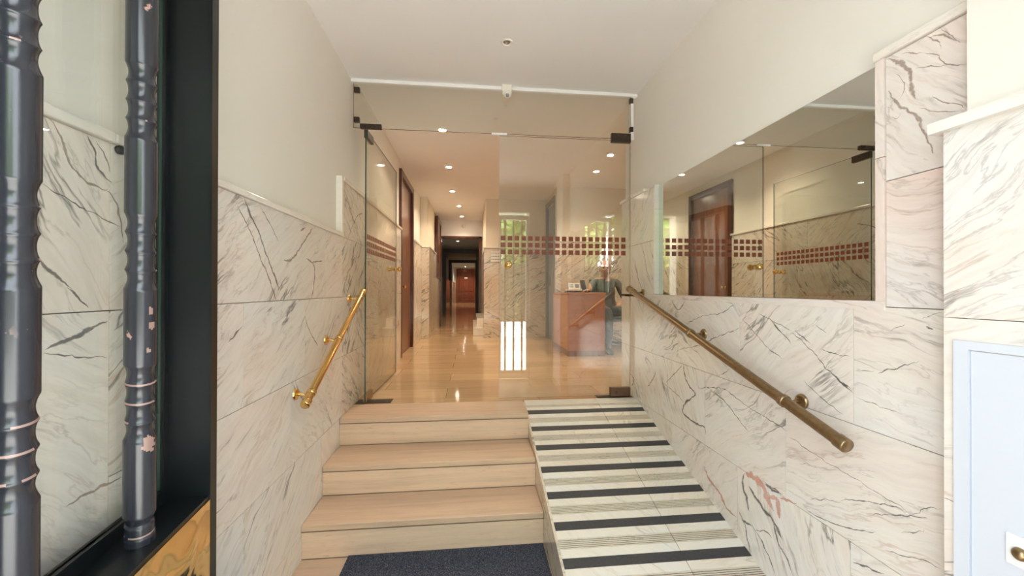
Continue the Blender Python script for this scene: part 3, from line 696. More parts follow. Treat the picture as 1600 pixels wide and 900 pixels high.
for k in range(-1, 10):
    yc = YS-P*k
    if k >= 0 and yc-.025 > YE+.01:
        b = MB(); ramp_box(b, XS, XR, yc-.0228, yc+.0228, -.012, .0012); b.build('grip_strip', M['slate'], rp)
    g0 = yc-P*.5-.027; n = 6
    if k == -1: g0 = 2.875; n = 3
    if g0 < YE+.01: continue
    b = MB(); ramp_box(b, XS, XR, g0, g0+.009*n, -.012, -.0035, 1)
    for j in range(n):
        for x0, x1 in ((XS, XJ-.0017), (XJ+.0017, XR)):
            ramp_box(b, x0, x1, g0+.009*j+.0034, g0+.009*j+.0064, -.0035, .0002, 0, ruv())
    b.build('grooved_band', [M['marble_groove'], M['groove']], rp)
b = MB()
b.hexa([(XS-.012, YE+.1, 0), (XS, YE+.1, 0), (XS, YT, 0), (XS-.012, YT, 0), (XS-.012, YE+.1, rz(YE+.1)-.001), (XS, YE+.1, rz(YE+.1)-.001), (XS, YT, rz(YT)-.001), (XS-.012, YT, rz(YT)-.001)], 0, slab_uv('x', .3, 1, (3, 9)))
b.build('curb', M['marble_hall'], rp)

# door mat
b = MB(); b.bbox_(-.629, .388, .75, 2.108, 0, .014, .004)
tag(b.build('door_mat', M['carpet']), 'charcoal carpet mat on the floor before the first step', 'mat')

# ------------------------------------------------------------------ glass partition
def pane(mb, x0, x1, y0, y1, z0, z1, thin):
    """thin 'y': faces y0/y1 are the big faces"""
    x0, x1 = min(x0, x1), max(x0, x1)
    p = [(x0, y0, z0), (x1, y0, z0), (x1, y1, z0), (x0, y1, z0), (x0, y0, z1), (x1, y0, z1), (x1, y1, z1), (x0, y1, z1)]
    for f, ax in (((3, 2, 1, 0), 'z'), ((4, 5, 6, 7), 'z'), ((0, 1, 5, 4), 'y'), ((1, 2, 6, 5), 'x'), ((2, 3, 7, 6), 'y'), ((3, 0, 4, 7), 'x')):
        mb.face([p[k] for k in f], None, 0 if ax == thin else 1)
G = [M['glass'], M['glass_edge']]
ZT = 2.583
tr = thing('glass_transom', (.2, YG, ZT), 'fixed glass transom panel hung under the ceiling over the doors', 'glass panel')
b = MB(); pane(b, XL+.006-.02, XR-.004, YG-.005, YG+.005, ZT+.003, 2.925, 'y'); b.build('pane', G, tr)
b = MB(); b.bbox_(.150, .268, YG-.012, YG+.012, ZT-.008, ZT+.008, .003); b.build('lock_keeper', M['white'], tr)
for x0, x1, z0, z1 in ((XL-.012, -.832, 2.85, 2.887), (XL-.012, -.832, 2.627, 2.665), (1.252, XR+.004, 2.872, 2.912), (1.252, XR+.004, 2.644, 2.684)):
    b = MB(); b.bbox_(x0, x1, YG-.014, YG+.014, z0, z1, .003); cl = b.build('wall_clip', M['bronze'], tr)
for x0, x1, z0, z1 in ((-.828, -.672, ZT-.001, 2.616), (1.100, 1.259, ZT+.001, 2.628)):
    b = MB(); b.bbox_(x0, x1, YG-.016, YG+.016, z0, z1, .003)
    for q in (.3, .7): b.lathe([(.009, 0), (.009, .003), (.0001, .0035)], (x0+(x1-x0)*q, YG-.016, (z0+z1)/2), (0, -1, 0), 16)
    b.build('patch_fitting', M['bronze'], tr)
b = MB(); b.bbox_(1.262, XR+.01, YG-.008, YG+.03, 2.58, 2.925, .002); b.build('edge_strip', M['white'], tr)
b = MB(); b.bbox_(PL, PR, YG-.02, YG+.025, 2.921, CZ+.0, .004); struct(b.build('trim_5', M['white']), 'white ceiling strip above the glass')

def knob_pair(c, ax):
    b = MB(); ax = Vector(ax)
    for s in (-1, 1):
        b.lathe([(.0001, 0), (.020, 0), (.020, .006), (.010, .010), (.010, .024), (.019, .030), (.027, .044), (.026, .054), (.016, .062), (.0001, .064)], Vector(c)+ax*.005*s, ax*s, 28)
    return b
def squares(mb, fn, n=19, m=3, pitch=.0533, size=.0355, zt=1.800, zp=.0533):
    for i in range(n):
        for j in range(m):
            fn(i*pitch, i*pitch+size, zt-j*zp-size, zt-j*zp)
# right leaf, closed
gr = thing('glass_door', (1.25, YG, LZ), 'closed right frameless glass door leaf with band of red squares', 'door', 'frameless glass door leaves')
b = MB(); pane(b, .209, 1.258, YG-.005, YG+.005, LZ+.012, ZT-.0095, 'y'); b.build('pane', G, gr)
b = MB(); squares(b, lambda a0, a1, z0, z1: b.box(.223+a0, .223+a1, YG-.0062, YG-.0052, z0, z1)); b.build('square_motif', M['film'], gr)
b = knob_pair((.281, YG, 1.575), (0, 1, 0)); b.build('knob', M['brass'], gr)
b = MB(); b.bbox_(1.100, 1.259, YG-.017, YG+.017, 2.556, ZT-.0005, .003); b.build('top_patch', M['bronze'], gr)
b = MB(); b.bbox_(1.093, 1.256, YG-.02, YG+.02, LZ+.006, .612, .004)
for q in (1.14, 1.21): b.lathe([(.010, 0), (.010, .003), (.0001, .0035)], (q, YG-.02, .575), (0, -1, 0), 16)
b.build('bottom_patch', plain('brown_bronze', (.16, .09, .06), .4, .6), gr)
# left leaf, open inwards
HX, HY, WL = -.787, YG, 1.06; an = math.radians(1.3)
def lf(a, d, z): return Vector((HX+a*math.sin(an)+d*math.cos(an), HY+a*math.cos(an)-d*math.sin(an), z))
gl = thing('glass_door', (HX, HY, LZ), 'open left frameless glass door leaf standing along the marble wall', 'door', 'frameless glass door leaves')
def lbox(mb, a0, a1, d0, d1, z0, z1, mi=0):
    mb.hexa([lf(a, d, z) for z in (z0, z1) for a, d in ((a0, d0), (a0, d1), (a1, d1), (a1, d0))], mi)
b = MB()
p = [lf(a, d, z) for z in (LZ+.012, ZT-.008) for a, d in ((0, -.005), (0, .005), (WL, .005), (WL, -.005))]
for f, mi in (((3, 2, 1, 0), 1), ((4, 5, 6, 7), 1), ((0, 1, 5, 4), 1), ((1, 2, 6, 5), 0), ((2, 3, 7, 6), 1), ((3, 0, 4, 7), 0)): b.face([p[k] for k in f], None, mi)
b.build('pane', G, gl)
b = MB(); squares(b, lambda a0, a1, z0, z1: lbox(b, .02+a0, .02+a1, .0052, .0062, z0, z1)); b.build('square_motif', M['film'], gl)
b = knob_pair(lf(WL-.075, 0, 1.585), lf(0, 1, 0)-lf(0, 0, 0)); b.build('knob', M['brass'], gl)
b = MB(); lbox(b, .002, .16, -.014, .014, 2.52, ZT-.006); b.build('top_patch', M['bronze'], gl)
b = MB(); lbox(b, .002, .16, -.014, .014, LZ+.006, .60); b.build('bottom_patch', M['brass_old'], gl)
# floor spring plates
b = MB(); b.bbox_(-.855, -.60, YG-.01, YG+.10, LZ, LZ+.004, .0015)
tag(b.build('floor_spring_plate', M['bronze']), 'flat metal floor spring plate under the open left glass door', 'plate')
b = MB(); b.bbox_(.985, 1.262, YG-.03, YG+.055, LZ, LZ+.004, .0015)
tag(b.build('floor_spring_plate', M['bronze']), 'flat metal floor spring plate under the closed right glass door', 'plate')

# ------------------------------------------------------------------ handrails
def handrail(p0, p1, wallx, brackets, m, r, label, side):
    p0, p1 = Vector(p0), Vector(p1); d = (p1-p0).normalized()
    t = thing('handrail', (wallx, (p0.y+p1.y)/2, p0.z), label, 'handrail')
    b = MB(); b.tube([p0, p1], r, 28, cap=False); b.build('rail', m, t)
    for q, s in ((p0, -1), (p1, 1)):
        b = MB(); b.lathe([(r+.0005, -.03), (r+.0035, -.028), (r+.0035, .004), (r+.001, .007), (.0001, .008)], q, d*s, 28); b.build('end_cap', m, t)
    for yb in brackets:
        c = p0+d*((yb-p0.y)/d.y)
        b = MB(); sgn = 1 if wallx > c.x else -1
        wq = Vector((wallx, yb+.0, c.z-.005))
        b.lathe([(.0001, .012), (.020, .0115), (.027, .008), (.029, .0)], wq, (-sgn, 0, 0), 28)
        b.tube([wq, wq+Vector((-sgn*.030, 0, 0)), c+Vector((sgn*.012, 0, -.012)), c+Vector((0, 0, -r))], .008, 14)
        b.lathe([(r+.0005, -.011), (r+.004, -.010), (r+.004, .010), (r+.0005, .011)], c, d, 28)
        b.build('bracket', m, t)
handrail((XL+.075, 1.965, .835), (XL+.075, 2.965, 1.368), XL, (2.035, 2.44, 2.88), M['brass'], .019, 'polished brass handrail sloping up the left marble wall', -1)
handrail((XR-.078, 1.150, .886), (XR-.078, 2.90, 1.392), XR, (1.402, 2.05, 2.82), M['brass_old'], .0205, 'dull brass handrail sloping up the right marble wall under the mirror', 1)

# ------------------------------------------------------------------ ceiling fittings
def downlight(x, y, z, lit, label, group=None):
    t = thing('downlight', (x, y, z), label, 'ceiling light', group); g = 1 if lit else .74
    b = MB(); b.lathe([(r*g, h) for r, h in ((.034, .02), (.036, -.003), (.040, -.007), (.049, -.006), (.053, -.0005))], (x, y, z), (0, 0, 1), 32); b.build('trim_ring', M['offwhite'] if not lit else M['white'], t)
    b = MB(); b.lathe([(r*g, h) for r, h in ((.0001, -.006), (.022, -.005), (.033, .001), (.0335, .012), (.0001, .013))], (x, y, z), (0, 0, 1), 24); b.build('bulb', M['bulb'] if lit else M['bulb_off'], t)
    if lit:
        l = bpy.data.lights.new('lamp', 'SPOT'); l.energy = LAMP*lit; l.color = (1, .79, .57); l.spot_size = math.radians(135); l.spot_blend = .7; l.shadow_soft_size = .03
        o = bpy.data.objects.new('lamp', l); COL.objects.link(o); o.parent = t; o.location = (0, 0, -.02)
    return t
downlight(.218, 2.467, CZ, 0, 'unlit recessed downlight in the white ceiling over the steps')
G1 = 'lit downlights along the hall ceiling'
for x, y, z, e, lab in ((-.296, 4.0, CI, 1, 'lit downlight nearest behind the glass transom'), (-.302, 5.2, CI, 1, 'second lit downlight from the glass in the hall ceiling row'),
        (-.314, 6.48, CI, 1, 'third lit downlight from the glass, before the pillars'), (-.247, 7.62, CI, .8, 'fourth lit downlight, between the passage pillars'),
        (-.218, 8.69, CI, .8, 'fifth lit downlight, closest before the bulkhead'), (1.64, 4.53, CI, 1, 'right-hand downlight nearer the glass, above the reception desk'),
        (1.68, 5.18, CI, 1, 'downlight farther from the glass, above the reception desk'), (-.40, 11.6, 2.80, .5, 'lit downlight just past the dark passage opening'),
        (-.40, 20.7, 2.80, 2.0, 'far lit downlight in the passage, upper one before the end door'), (-.40, 24.4, 2.80, 2.5, 'farthest lit downlight right above the end door')):
    downlight(x, y, z, e, lab, G1)
ms = thing('motion_sensor', (.265, YG-.03, CZ), 'ivory motion sensor fixed to the ceiling strip over the glass', 'sensor')
b = MB(); b.bbox_(.225, .305, YG-.055, YG-.005, CZ-.055, CZ+.0, .006); b.build('bracket', M['offwhite'], ms)
b = MB(); b.bbox_(.232, .300, YG-.07, YG-.02, CZ-.088, CZ-.045, .012, 3); hd = b.build('head', M['offwhite'], ms)
b = MB(); b.lathe([(.026, 0), (.026, .010), (.022, .016), (.0001, .020)], (.266, YG-.062, CZ-.080), (0, -.75, -.65), 28); b.build('lens_ring', M['offwhite'], ms)
b = MB(); b.bbox_(.254, .278, YG-.095, YG-.070, CZ-.108, CZ-.090, .004); b.build('lens', M['grey'], ms)
b = MB(); b.lathe([(.045, .0), (.045, .02), (.03, .04), (.0001, .045)], (-.19, 9.2, 2.86), (0, -1, 0), 24)
tag(b.build('smoke_detector', M['offwhite']), 'small round detector on the bulkhead over the passage opening', 'detector')

# directory plate on the back pillar: rows of little engraved marks
pl = thing('directory_plate', (.42, YB, 1.88), 'small pale directory plate with rows of dark marks on marble pillar', 'sign')
b = MB(); b.bbox_(.335, .505, YB-.010, YB-.001, 1.875, 2.06, .003); b.build('plate', M['marble_white'], pl)
b = MB()
for r in range(3):
    b = MB()
    for k in range(5): b.box(.350+k*.03, .364+k*.03, YB-.012, YB-.0095, 2.02-r*.055, 2.034-r*.055)
    b.build('engraved_row', M['bronze'], pl)
# small round bell or stop on the left wall behind the iron door
b = MB(); b.lathe([(.010, 0), (.011, .007), (.008, .011), (.0001, .012)], (XL, 1.055, 1.725), (1, 0, 0), 24)
tag(b.build('door_stop', M['black']), 'tiny black round stop on the marble behind the iron bars', 'door stop')

# ------------------------------------------------------------------ iron street door, left leaf swung open
DF = Vector((-.72, 1.20, 0)); dv = Vector((.129, -.9916, 0)).normalized(); dn = Vector((dv.y, -dv.x, 0))
if dn.x > 0: dn = -dn
WD = 1.04
def dp(t, d, z): return DF+dv*t+dn*d+Vector((0, 0, z))
def dbox(mb, t0, t1, d0, d1, z0, z1, mi=0):
    mb.hexa([dp(t, d, z) for z in (z0, z1) for t, d in ((t0, d0), (t0, d1), (t1, d1), (t1, d0))], mi)
idr = thing('iron_door', dp(WD, .06, .02), 'black iron street door with turned bars and brass kick panel, swung open', 'door')
RZ = .815; TZ = 2.50
b = MB(); dbox(b, 0, .035, 0, .122, .02, TZ); dbox(b, WD-.06, WD, 0, .122, .02, TZ); dbox(b, .035, WD-.06, .0, .122, TZ-.07, TZ)
b.build('frame', M['ironflat'], idr)
b = MB(); dbox(b, .0355, WD-.0605, .003, .122, RZ-.10, RZ); b.build('bottom_rail', M['ironflat'], idr)
b = MB(); dbox(b, .0355, WD-.0605, .010, .11, .02, RZ-.101); b.build('lower_panel', M['ironflat'], idr)
b = MB(); dbox(b, .0355, WD-.0605, .0, .0025, .10, RZ-.010); b.build('kick_plate', M['brass_plate'], idr)
b = MB(); dbox(b, .0355, WD-.06, .100, .121, RZ, RZ+.035); dbox(b, .0355, .052, .100, .121, RZ+.035, TZ-.07)
b.build('glazing_bead', M['ironflat'], idr)
b = MB()
p = [dp(t, d, z) for z in (RZ+.035, TZ-.07) for t, d in ((.053, .108), (.053, .114), (WD-.062, .114), (WD-.062, .108))]
for f, mi in (((3, 2, 1, 0), 1), ((4, 5, 6, 7), 1), ((0, 1, 5, 4), 1), ((1, 2, 6, 5), 0), ((2, 3, 7, 6), 1), ((3, 0, 4, 7), 0)): b.face([p[k] for k in f], None, mi)
b.build('pane', [M['glass_door'], M['glass_edge']], idr)
ROW, PER, RP = .0035, 96, 12          # rows per period, rows per rolled ring
def bar_radius(i):
    q = i % PER
    if q >= 4*RP: return 1.0, 0
    u = q % RP; a = .155
    if q < RP/2 or q > 3.5*RP: a = .20
    return .80+a*abs(2*u/RP-1)**(2.4 if a < .2 else 1.6), 1 if q in (RP, 2*RP, 3*RP) else 0
def turned_bar(base, z0, z1, R, ph, loss=()):
    # long plain drums alternating with groups of three rolled rings cut on a slight spiral
    n = 44; m = int((z1-z0)/ROW); vs = []; off = int(ph/ROW)
    b = MB(); wear = []
    for i in range(m+1):
        r0, e = bar_radius(i-off)
        for k in range(n):
            th = 2*math.pi*k/n; r = R*r0
            z = min(max(z0+ROW*i+.006*math.cos(th-2.4), z0), z1)
            if i < 14: r = R*(.90 if i > 6 else .97)
            vs.append(Vector((base.x+r*math.cos(th), base.y+r*math.sin(th), z)))
            hit = any(((z-lz)/lr)**2+((math.remainder(th-lt, 2*math.pi))*R/lr*1.25)**2 < 1+.9*noise.noise(Vector((th*4, z*90, 1))) for lz, lt, lr in loss)
            wear.append(hit or e and noise.noise(Vector((base.x*9+math.cos(th)*.9, math.sin(th)*.9, z*14))) > (-.28 if z < 1.22 else .42))
    b.v = vs
    for i in range(m):
        for k in range(n):
            k2 = (k+1) % n; b.f.append([i*n+k, i*n+k2, (i+1)*n+k2, (i+1)*n+k])
            b.uv.append([(0, 0)]*4); b.sm.append(True); b.mi.append(1 if wear[i*n+k] else 0)
    return b
for t_, ph in ((.227, .2345), (.513, .240), (.80, .2345)):
    turned_bar(dp(t_, .052, 0), RZ, TZ-.07, .0285, ph, ((1.037, -.42, .017), (1.30, -.30, .009), (1.335, -.35, .007), (1.245, -.5, .006)) if t_ < .3 else ()).build('turned_bar', [M['iron'], M['copper']], idr)

# ------------------------------------------------------------------ street front behind the viewer
b = MB(); b.box(-2.4, -.62, -.10, FY, -.1, 3.3); b.box(.885, 2.6, -.10, FY, -.1, 3.3); b.box(-.62, .885, -.10, FY, 2.56, 3.3)
struct(b.build('wall_street', M['plaster']), 'street facade wall around the entrance opening')
gd = thing('fixed_grille', (.66, 0, 0), 'black barred fixed sidelight of the street entrance, seen mirrored in the glass', 'grille')
b = MB(); b.box(.41, .45, -.03, .03, .02, 2.52); b.box(.84, .88, -.03, .03, .02, 2.52); b.box(.45, .84, -.03, .03, 2.46, 2.52); b.box(.45, .84, -.03, .03, .02, .14)
b.build('frame', M['white'], gd)
for x in (.515, .645, .775): turned_bar(Vector((x, 0, 0)), .14, 2.46, .016, .15).build('turned_bar', [M['iron'], M['copper']], gd)
b = MB(); b.box(-40, 40, -60, -.1, -.3, -.12); struct(b.build('ground', M['pave']), 'sunlit pavement outside')
def tree(x, y, h, seed, label):
    rnd = random.Random(seed); t = thing('street_tree', (x, y, -.12), label, 'tree', 'trees across the street')
    b = MB(); b.tube([(x, y, -.12), (x+.05, y, h*.25), (x-.05, y+.1, h*.5), (x, y, h*.8)], [.2, .16, .13, .04], 12); b.build('trunk', M['bark'], t)
    b = MB()
    for i in range(7500):
        u = Vector((rnd.gauss(0, 1), rnd.gauss(0, 1), rnd.gauss(0, 1))).normalized()*rnd.uniform(.45, 1)
        c = Vector((x+u.x*h*.36, y+u.y*h*.3, h*.58+u.z*h*.42))
        a = Vector((rnd.uniform(-1, 1), rnd.uniform(-1, 1), rnd.uniform(-.5, .5))).normalized(); s = rnd.uniform(.22, .38)
        bb = a.cross(Vector((rnd.uniform(-1, 1), rnd.uniform(-1, 1), rnd.uniform(-1, 1)))).normalized()
        b.face([c-a*s, c+bb*s*.45, c+a*s, c-bb*s*.45])
    b.build('foliage', M['leaf'], t)
for i, (x, y, h) in enumerate(((-9.4, -18, 9), (-2.5, -18, 9.1), (4.4, -18, 9.1), (11.3, -18, 9))):
    tree(x, y, h, i, 'leafy green street tree seen mirrored in the entrance glass')
b = MB(); rnd = random.Random(3)
for i in range(9000):
    c_ = Vector((rnd.uniform(-12, 16), rnd.uniform(-13.2, -12), rnd.uniform(0, 2.7)+.25*rnd.random()))
    a_ = Vector((rnd.uniform(-1, 1), rnd.uniform(-1, 1), rnd.uniform(-1, 1))).normalized()*.11
    q_ = a_.cross(Vector((rnd.uniform(-1, 1), rnd.uniform(-1, 1), .3))).normalized()*.06
    b.face([c_-a_, c_+q_, c_+a_, c_-q_])
b.box(-12, 16, -12.9, -12.3, -.12, 2.5)
tag(b.build('street_hedge', M['hedge']), 'dark clipped hedge across the street, seen mirrored in the entrance glass', 'hedge')

# ------------------------------------------------------------------ reception desk and what stands on it
DX0, DX1, DY0, DY1, DT = 1.226, 1.706, 4.905, 5.81, 1.349
dk = thing('reception_desk', ((DX0+DX1)/2, 5.35, LZ), 'orange cherry-wood reception desk behind the closed glass door', 'desk')
b = MB(); b.bbox_(DX0, DX0+.022, DY0+.024, DY1, LZ+.0, DT-.03, .002); b.build('side_panel', M['desk_front'], dk)
b = MB(); b.bbox_(DX0, DX1, DY0, DY0+.022, LZ+.0, DT-.03, .002); b.build('end_panel', M['desk'], dk)
b = MB(); b.bbox_(DX0+.023, DX1, DY1-.022, DY1, LZ, DT-.03, .002); b.build('end_panel', M['desk'], dk)
b = MB(); b.bbox_(DX0-.012, DX1+.012, DY0-.012, DY1+.01, DT-.029, DT, .006, 3); b.build('desk_top', M['desk'], dk)
b = MB(); b.box(DX0-.004, DX1, DY0-.004, DY0-.0005, LZ, LZ+.07); b.box(DX0-.004, DX0-.0005, DY0-.0005, DY1, LZ, LZ+.07); b.build('plinth', M['wood'], dk)
cal = thing('desk_calendar', (1.33, 5.12, DT), 'white desk calendar on a dark base at the desk corner', 'calendar')
b = MB(); b.bbox_(1.245, 1.45, 5.05, 5.19, DT, DT+.018, .003); b.build('base', M['black'], cal)
b = MB(); b.bbox_(1.245, 1.45, 5.055, 5.18, DT+.0185, DT+.045, .004); b.build('tray', M['offwhite'], cal)
b = MB(); b.hexa([(1.285, 5.12, DT+.046), (1.44, 5.12, DT+.046), (1.44, 5.128, DT+.046), (1.285, 5.128, DT+.046), (1.285, 5.15, DT+.125), (1.44, 5.15, DT+.125), (1.44, 5.158, DT+.125), (1.285, 5.158, DT+.125)]); b.build('page_card', M['white'], cal)
b = MB()
def card(x0, x1, h0, h1, mi=0):
    y = lambda h: 5.118+(h-.046)*.38
    b.hexa([(x0, y(h0), DT+h0), (x1, y(h0), DT+h0), (x1, y(h0)+.002, DT+h0), (x0, y(h0)+.002, DT+h0), (x0, y(h1), DT+h1), (x1, y(h1), DT+h1), (x1, y(h1)+.002, DT+h1), (x0, y(h1)+.002, DT+h1)], mi)
card(1.375, 1.43, .06, .11)
for q in range(4): card(1.297, 1.352, .065+q*.013, .070+q*.013)
b.build('print', M['grey'], cal)
ph = thing('desk_phone', (1.53, 5.22, DT), 'black desk phone standing near the seated person\'s hand', 'phone')
b = MB(); b.bbox_(1.485, 1.585, 5.17, 5.29, DT, DT+.025, .006); b.build('base', M['black'], ph)
b = MB(); b.hexa([(1.49, 5.205, DT+.025), (1.555, 5.205, DT+.025), (1.555, 5.23, DT+.025), (1.49, 5.23, DT+.025), (1.475, 5.245, DT+.165), (1.535, 5.245, DT+.165), (1.535, 5.27, DT+.165), (1.475, 5.27, DT+.165)]); b.build('screen', M['black'], ph)

# ------------------------------------------------------------------ office chair
CX, CY = 1.92, 5.44
ch = thing('office_chair', (CX, CY, LZ), 'black swivel office chair on castors behind the reception desk', 'chair')
b = MB(); b.bbox_(CX-.23, CX+.23, CY-.22, CY+.22, LZ+.40, LZ+.465, .03, 4); b.build('seat', M['black'], ch)
b = MB()
prof = []
for i in range(9):
    z = LZ+.56+i*.055; bow = .03*math.sin(i/8*math.pi)
    prof.append((z, CY+.255+bow*.6))
for i in range(8):
    (za, ya), (zb, yb) = prof[i], prof[i+1]; wa = .19-.003*i
    b.hexa([(CX-wa, ya, za), (CX+wa, ya, za), (CX+wa, ya+.045, za), (CX-wa, ya+.045, za), (CX-wa, yb, zb), (CX+wa, yb, zb), (CX+wa, yb+.045, zb), (CX-wa, yb+.045, zb)])
b.build('backrest', M['black'], ch)
b = MB(); b.tube([(CX, CY+.1, LZ+.40), (CX, CY+.29, LZ+.42), (CX, CY+.31, LZ+.62)], .02, 12); b.build('back_support', M['black'], ch)
b = MB(); b.tube([(CX, CY, LZ+.09), (CX, CY, LZ+.40)], .026, 18); b.build('gas_column', M['chrome'], ch)
b = MB()
for k in range(5):
    a = k*2*math.pi/5+.3; e = Vector((CX+.29*math.cos(a), CY+.29*math.sin(a), LZ+.075)); b.tube([(CX, CY, LZ+.10), e], [.028, .016], 12)
b.build('star_base', M['black'], ch)
for k in range(5):
    a = k*2*math.pi/5+.3; e = Vector((CX+.29*math.cos(a), CY+.29*math.sin(a), LZ+.03)); q = Vector((-math.sin(a), math.cos(a), 0))
    b = MB()
    for s in (-1, 1): b.lathe([(.0001, -.009), (.027, -.009), (.030, -.006), (.030, .006), (.027, .009), (.0001, .009)], e+q*.014*s, q, 18)
    b.tube([e, e+Vector((0, 0, .05))], .007, 8); b.build('castor', M['black'], ch)

# ------------------------------------------------------------------ seated person
def skin_mesh(verts, edges, radii, sub=2):
    me = bpy.data.meshes.new('tmp'); me.from_pydata([Vector(v) for v in verts], edges, [])
    o = bpy.data.objects.new('tmp', me); COL.objects.link(o)
    md = o.modifiers.new('s', 'SKIN')
    for i, r in enumerate(radii):
        rr = r if isinstance(r, tuple) else (r, r)
        me.skin_vertices[0].data[i].radius = rr; me.skin_vertices[0].data[i].use_root = (i == 0)
    md.use_smooth_shade = True
    s = o.modifiers.new('d', 'SUBSURF'); s.levels = sub; s.render_levels = sub
    dg = bpy.context.evaluated_depsgraph_get(); ev = o.evaluated_get(dg); m2 = ev.to_mesh()
    vs = [v.co.copy() for v in m2.vertices]; fs = [list(p.vertices) for p in m2.polygons]
    ev.to_mesh_clear(); bpy.data.objects.remove(o); bpy.data.meshes.remove(me)
    return vs, fs
def person():
    V = []; E = []; R = []
    def add(p, r, par=None):
        V.append(p); R.append(r)
        if par is not None: E.append((par, len(V)-1))
        return len(V)-1
    z = LZ
    hip = add((CX, CY+.07, z+.56), (.155, .12))
    wst = add((CX-.01, CY+.05, z+.70), (.150, .115), hip)
    chs = add((CX-.02, CY+.01, z+.86), (.165, .12), wst)
    shc = add((CX-.03, CY-.01, z+.965), (.10, .085), chs)
    nk = add((CX-.035, CY-.02, z+1.03), (.058, .058), shc)
    hd = add((CX-.04, CY-.035, z+1.09), (.062, .066), nk)
    hands = []
    for s in (-1, 1):                                            # legs: hips, knees, ankles, toes
        a = add((CX+s*.095, CY-.02, z+.545), .092, hip); k = add((CX+s*.115-.01, CY-.40, z+.56), .066, a)
        k2 = add((CX+s*.115-.01, CY-.43, z+.50), .060, k)
        cf_ = add((CX+s*.115, CY-.42, z+.33), .055, k2); an_ = add((CX+s*.115, CY-.40, z+.10), .040, cf_)
        h_ = add((CX+s*.115, CY-.40, z+.045), .042, an_); add((CX+s*.125, CY-.57, z+.033), .034, h_)
    # right arm (viewer's left) reaches across the desk to the phone
    s1 = add((CX-.20, CY-.01, z+.955), .062, shc); e1 = add((CX-.29, CY-.14, z+.865), .043, s1); w1 = add((CX-.315, CY-.215, z+.85), .028, e1)
    s2 = add((CX+.15, CY-.01, z+.955), .062, shc); e2 = add((CX+.245, CY-.03, z+.72), .045, s2); w2 = add((CX+.125, CY-.22, z+.69), .028, e2)
    parts = [skin_mesh(V, E, R)]
    def hand(w, d, up, thumb_side):
        w = Vector(w); d = Vector(d).normalized(); up = Vector(up).normalized(); sd = d.cross(up).normalized()
        HV = []; HE = []; HR = []
        def ad(p, r, par=None):
            HV.append(p); HR.append(r)
            if par is not None: HE.append((par, len(HV)-1))
            return len(HV)-1
        r0 = ad(w, (.026, .02)); pm = ad(w+d*.05, (.034, .015), r0); pe = ad(w+d*.085, (.036, .013), pm)
        out = [skin_mesh(HV, HE, HR, 2)]
        for i, ln in enumerate((.066, .074, .070, .056)):
            o_ = w+d*.08+sd*thumb_side*(.027-.018*i)
            pts = [o_, o_+d*ln*.45-up*.006, o_+d*ln*.75-up*.020, o_+d*ln*.9-up*.036]
            out.append(skin_mesh(pts, [(0, 1), (1, 2), (2, 3)], [.0095, .009, .0085, .007], 2))
        o_ = w+d*.03+sd*thumb_side*.022
        pts = [o_, o_+d*.025+sd*thumb_side*.026-up*.006, o_+d*.055+sd*thumb_side*.034-up*.014]
        out.append(skin_mesh(pts, [(0, 1), (1, 2)], [.012, .0105, .0085], 2))
        return out
    parts += hand((CX-.315, CY-.215, z+.85), (-.55, -.15, -.06), (0, 0, 1), -1)
    parts += hand((CX+.125, CY-.22, z+.69), (-.55, -.75, -.25), (0, 0, 1), 1)
    # head: sculpted ellipsoid, turned a little to the viewer's left
    hc = Vector((CX-.045, CY-.05, z+1.15)); yaw = math.radians(-12)
    n = 40; vs = []; fs = []
    for i in range(n+1):
        ph_ = math.pi*i/n
        for k in range(2*n):
            th = math.pi*k/n
            x = math.sin(ph_)*math.sin(th); y = -math.sin(ph_)*math.cos(th); zz = math.cos(ph_)
            fx, fy, fz = x*.076, y*.094, zz*.118
            if zz < 0: fx *= 1-.28*zz*zz; fy *= (1-.10*zz*zz) if y < 0 else (1-.35*zz*zz)
            if y < 0:                                              # face relief
                g = lambda cx, cz, sx, sz: math.exp(-((fx-cx)/sx)**2-((fz-cz)/sz)**2)
                d_ = .024*g(0, -.022, .011, .018)+.012*g(0, .0, .008, .022)+.006*g(0, .022, .05, .010)+.008*g(0, -.098, .022, .016)+.007*g(0, -.062, .022, .007)
                d_ -= .011*g(.030, .004, .014, .010)+.011*g(-.030, .004, .014, .010)+.004*g(0, -.055, .02, .003)
                fy -= d_
            q = Vector((fx, fy, fz))
            vs.append(hc+Vector((q.x*math.cos(yaw)-q.y*math.sin(yaw)*-1*-1, q.x*math.sin(yaw)+q.y*math.cos(yaw), q.z)))
    for i in range(n):
        for k in range(2*n):
            k2 = (k+1) % (2*n); fs.append([i*2*n+k, i*2*n+k2, (i+1)*2*n+k2, (i+1)*2*n+k])
    parts.append((vs, fs))
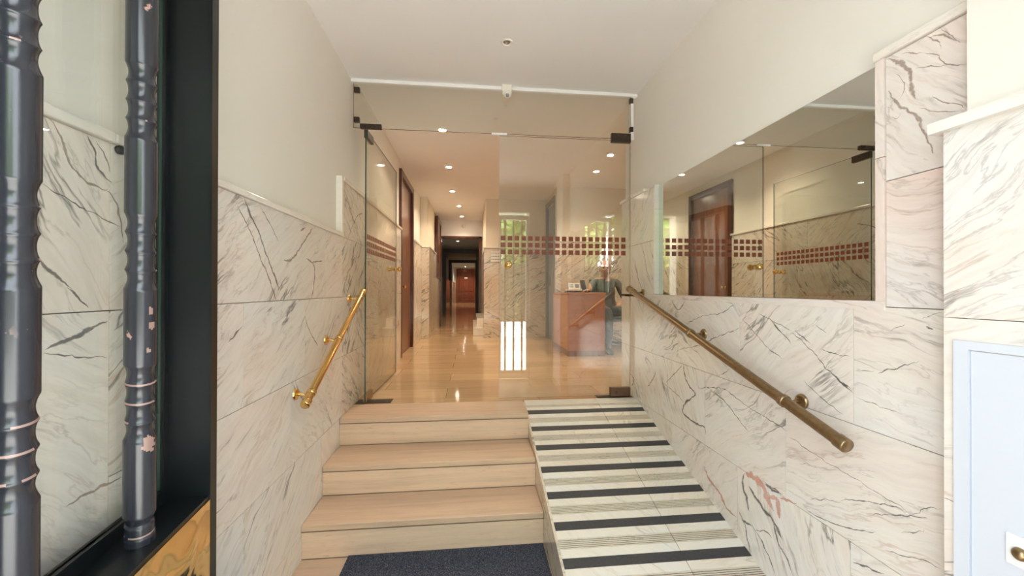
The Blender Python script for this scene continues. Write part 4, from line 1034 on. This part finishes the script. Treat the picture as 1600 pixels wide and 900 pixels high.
    for s in (-1, 1):                                              # ears
        eb = MB(); c_ = hc+Vector((s*.077*math.cos(yaw), s*.077*math.sin(yaw)+.008, -.005)); eb.ball(c_, .03, 10, 0, (.32, .62, 1)); parts.append((eb.v, eb.f))
    vs = []; fs = []
    for v_, f_ in parts:
        o_ = len(vs); vs += v_; fs += [[k+o_ for k in f] for f in f_]
    me = bpy.data.meshes.new('tmpb'); me.from_pydata(vs, [], fs)
    o = bpy.data.objects.new('tmpb', me); COL.objects.link(o)
    rm = o.modifiers.new('r', 'REMESH'); rm.mode = 'VOXEL'; rm.voxel_size = .0055
    sm_ = o.modifiers.new('m', 'SMOOTH'); sm_.factor = .5; sm_.iterations = 2
    dg = bpy.context.evaluated_depsgraph_get(); ev = o.evaluated_get(dg); m2 = ev.to_mesh()
    b = MB(); base = Vector((CX, CY-.1, LZ)); b.v = [v.co.copy() for v in m2.vertices]
    for p_ in m2.polygons:
        f = list(p_.vertices); c_ = p_.center; h = c_.z-LZ
        r = c_-hc
        if h > 1.005 or (h > .97 and c_.y < CY-.09 and abs(c_.x-CX+.035) < .05):
            mi = 0
            rel = Vector((r.x*math.cos(-yaw)-r.y*math.sin(-yaw), r.x*math.sin(-yaw)+r.y*math.cos(-yaw), r.z))
            if h > 1.1 and rel.y > .0 and abs(rel.z) < .075 and abs(rel.x) > .0 and rel.z > -.05 and abs(rel.x) < .079: mi = 3
            if rel.z < .012 and rel.z > -.006 and rel.y < -.05 and .018 < abs(rel.x) < .042: mi = 4
        elif c_.x < CX-.275 and h > .7: mi = 0
        elif h > .62 and c_.x > CX-.10 and (c_.y < CY-.13) : mi = 0
        elif h > .60 or (h > .575 and c_.y > CY-.10): mi = 1
        elif h < .085: mi = 4
        else: mi = 2
        b.f.append(f); b.uv.append([(0, 0)]*len(f)); b.mi.append(mi); b.sm.append(True)
    ev.to_mesh_clear(); bpy.data.objects.remove(o); bpy.data.meshes.remove(me)
    po_ = b.build('person', [M['skin'], M['shirt'], M['trouser'], M['hair'], M['black']])
    tag(po_, 'seated person in a dark grey tee reaching across the reception desk', 'person')
person()
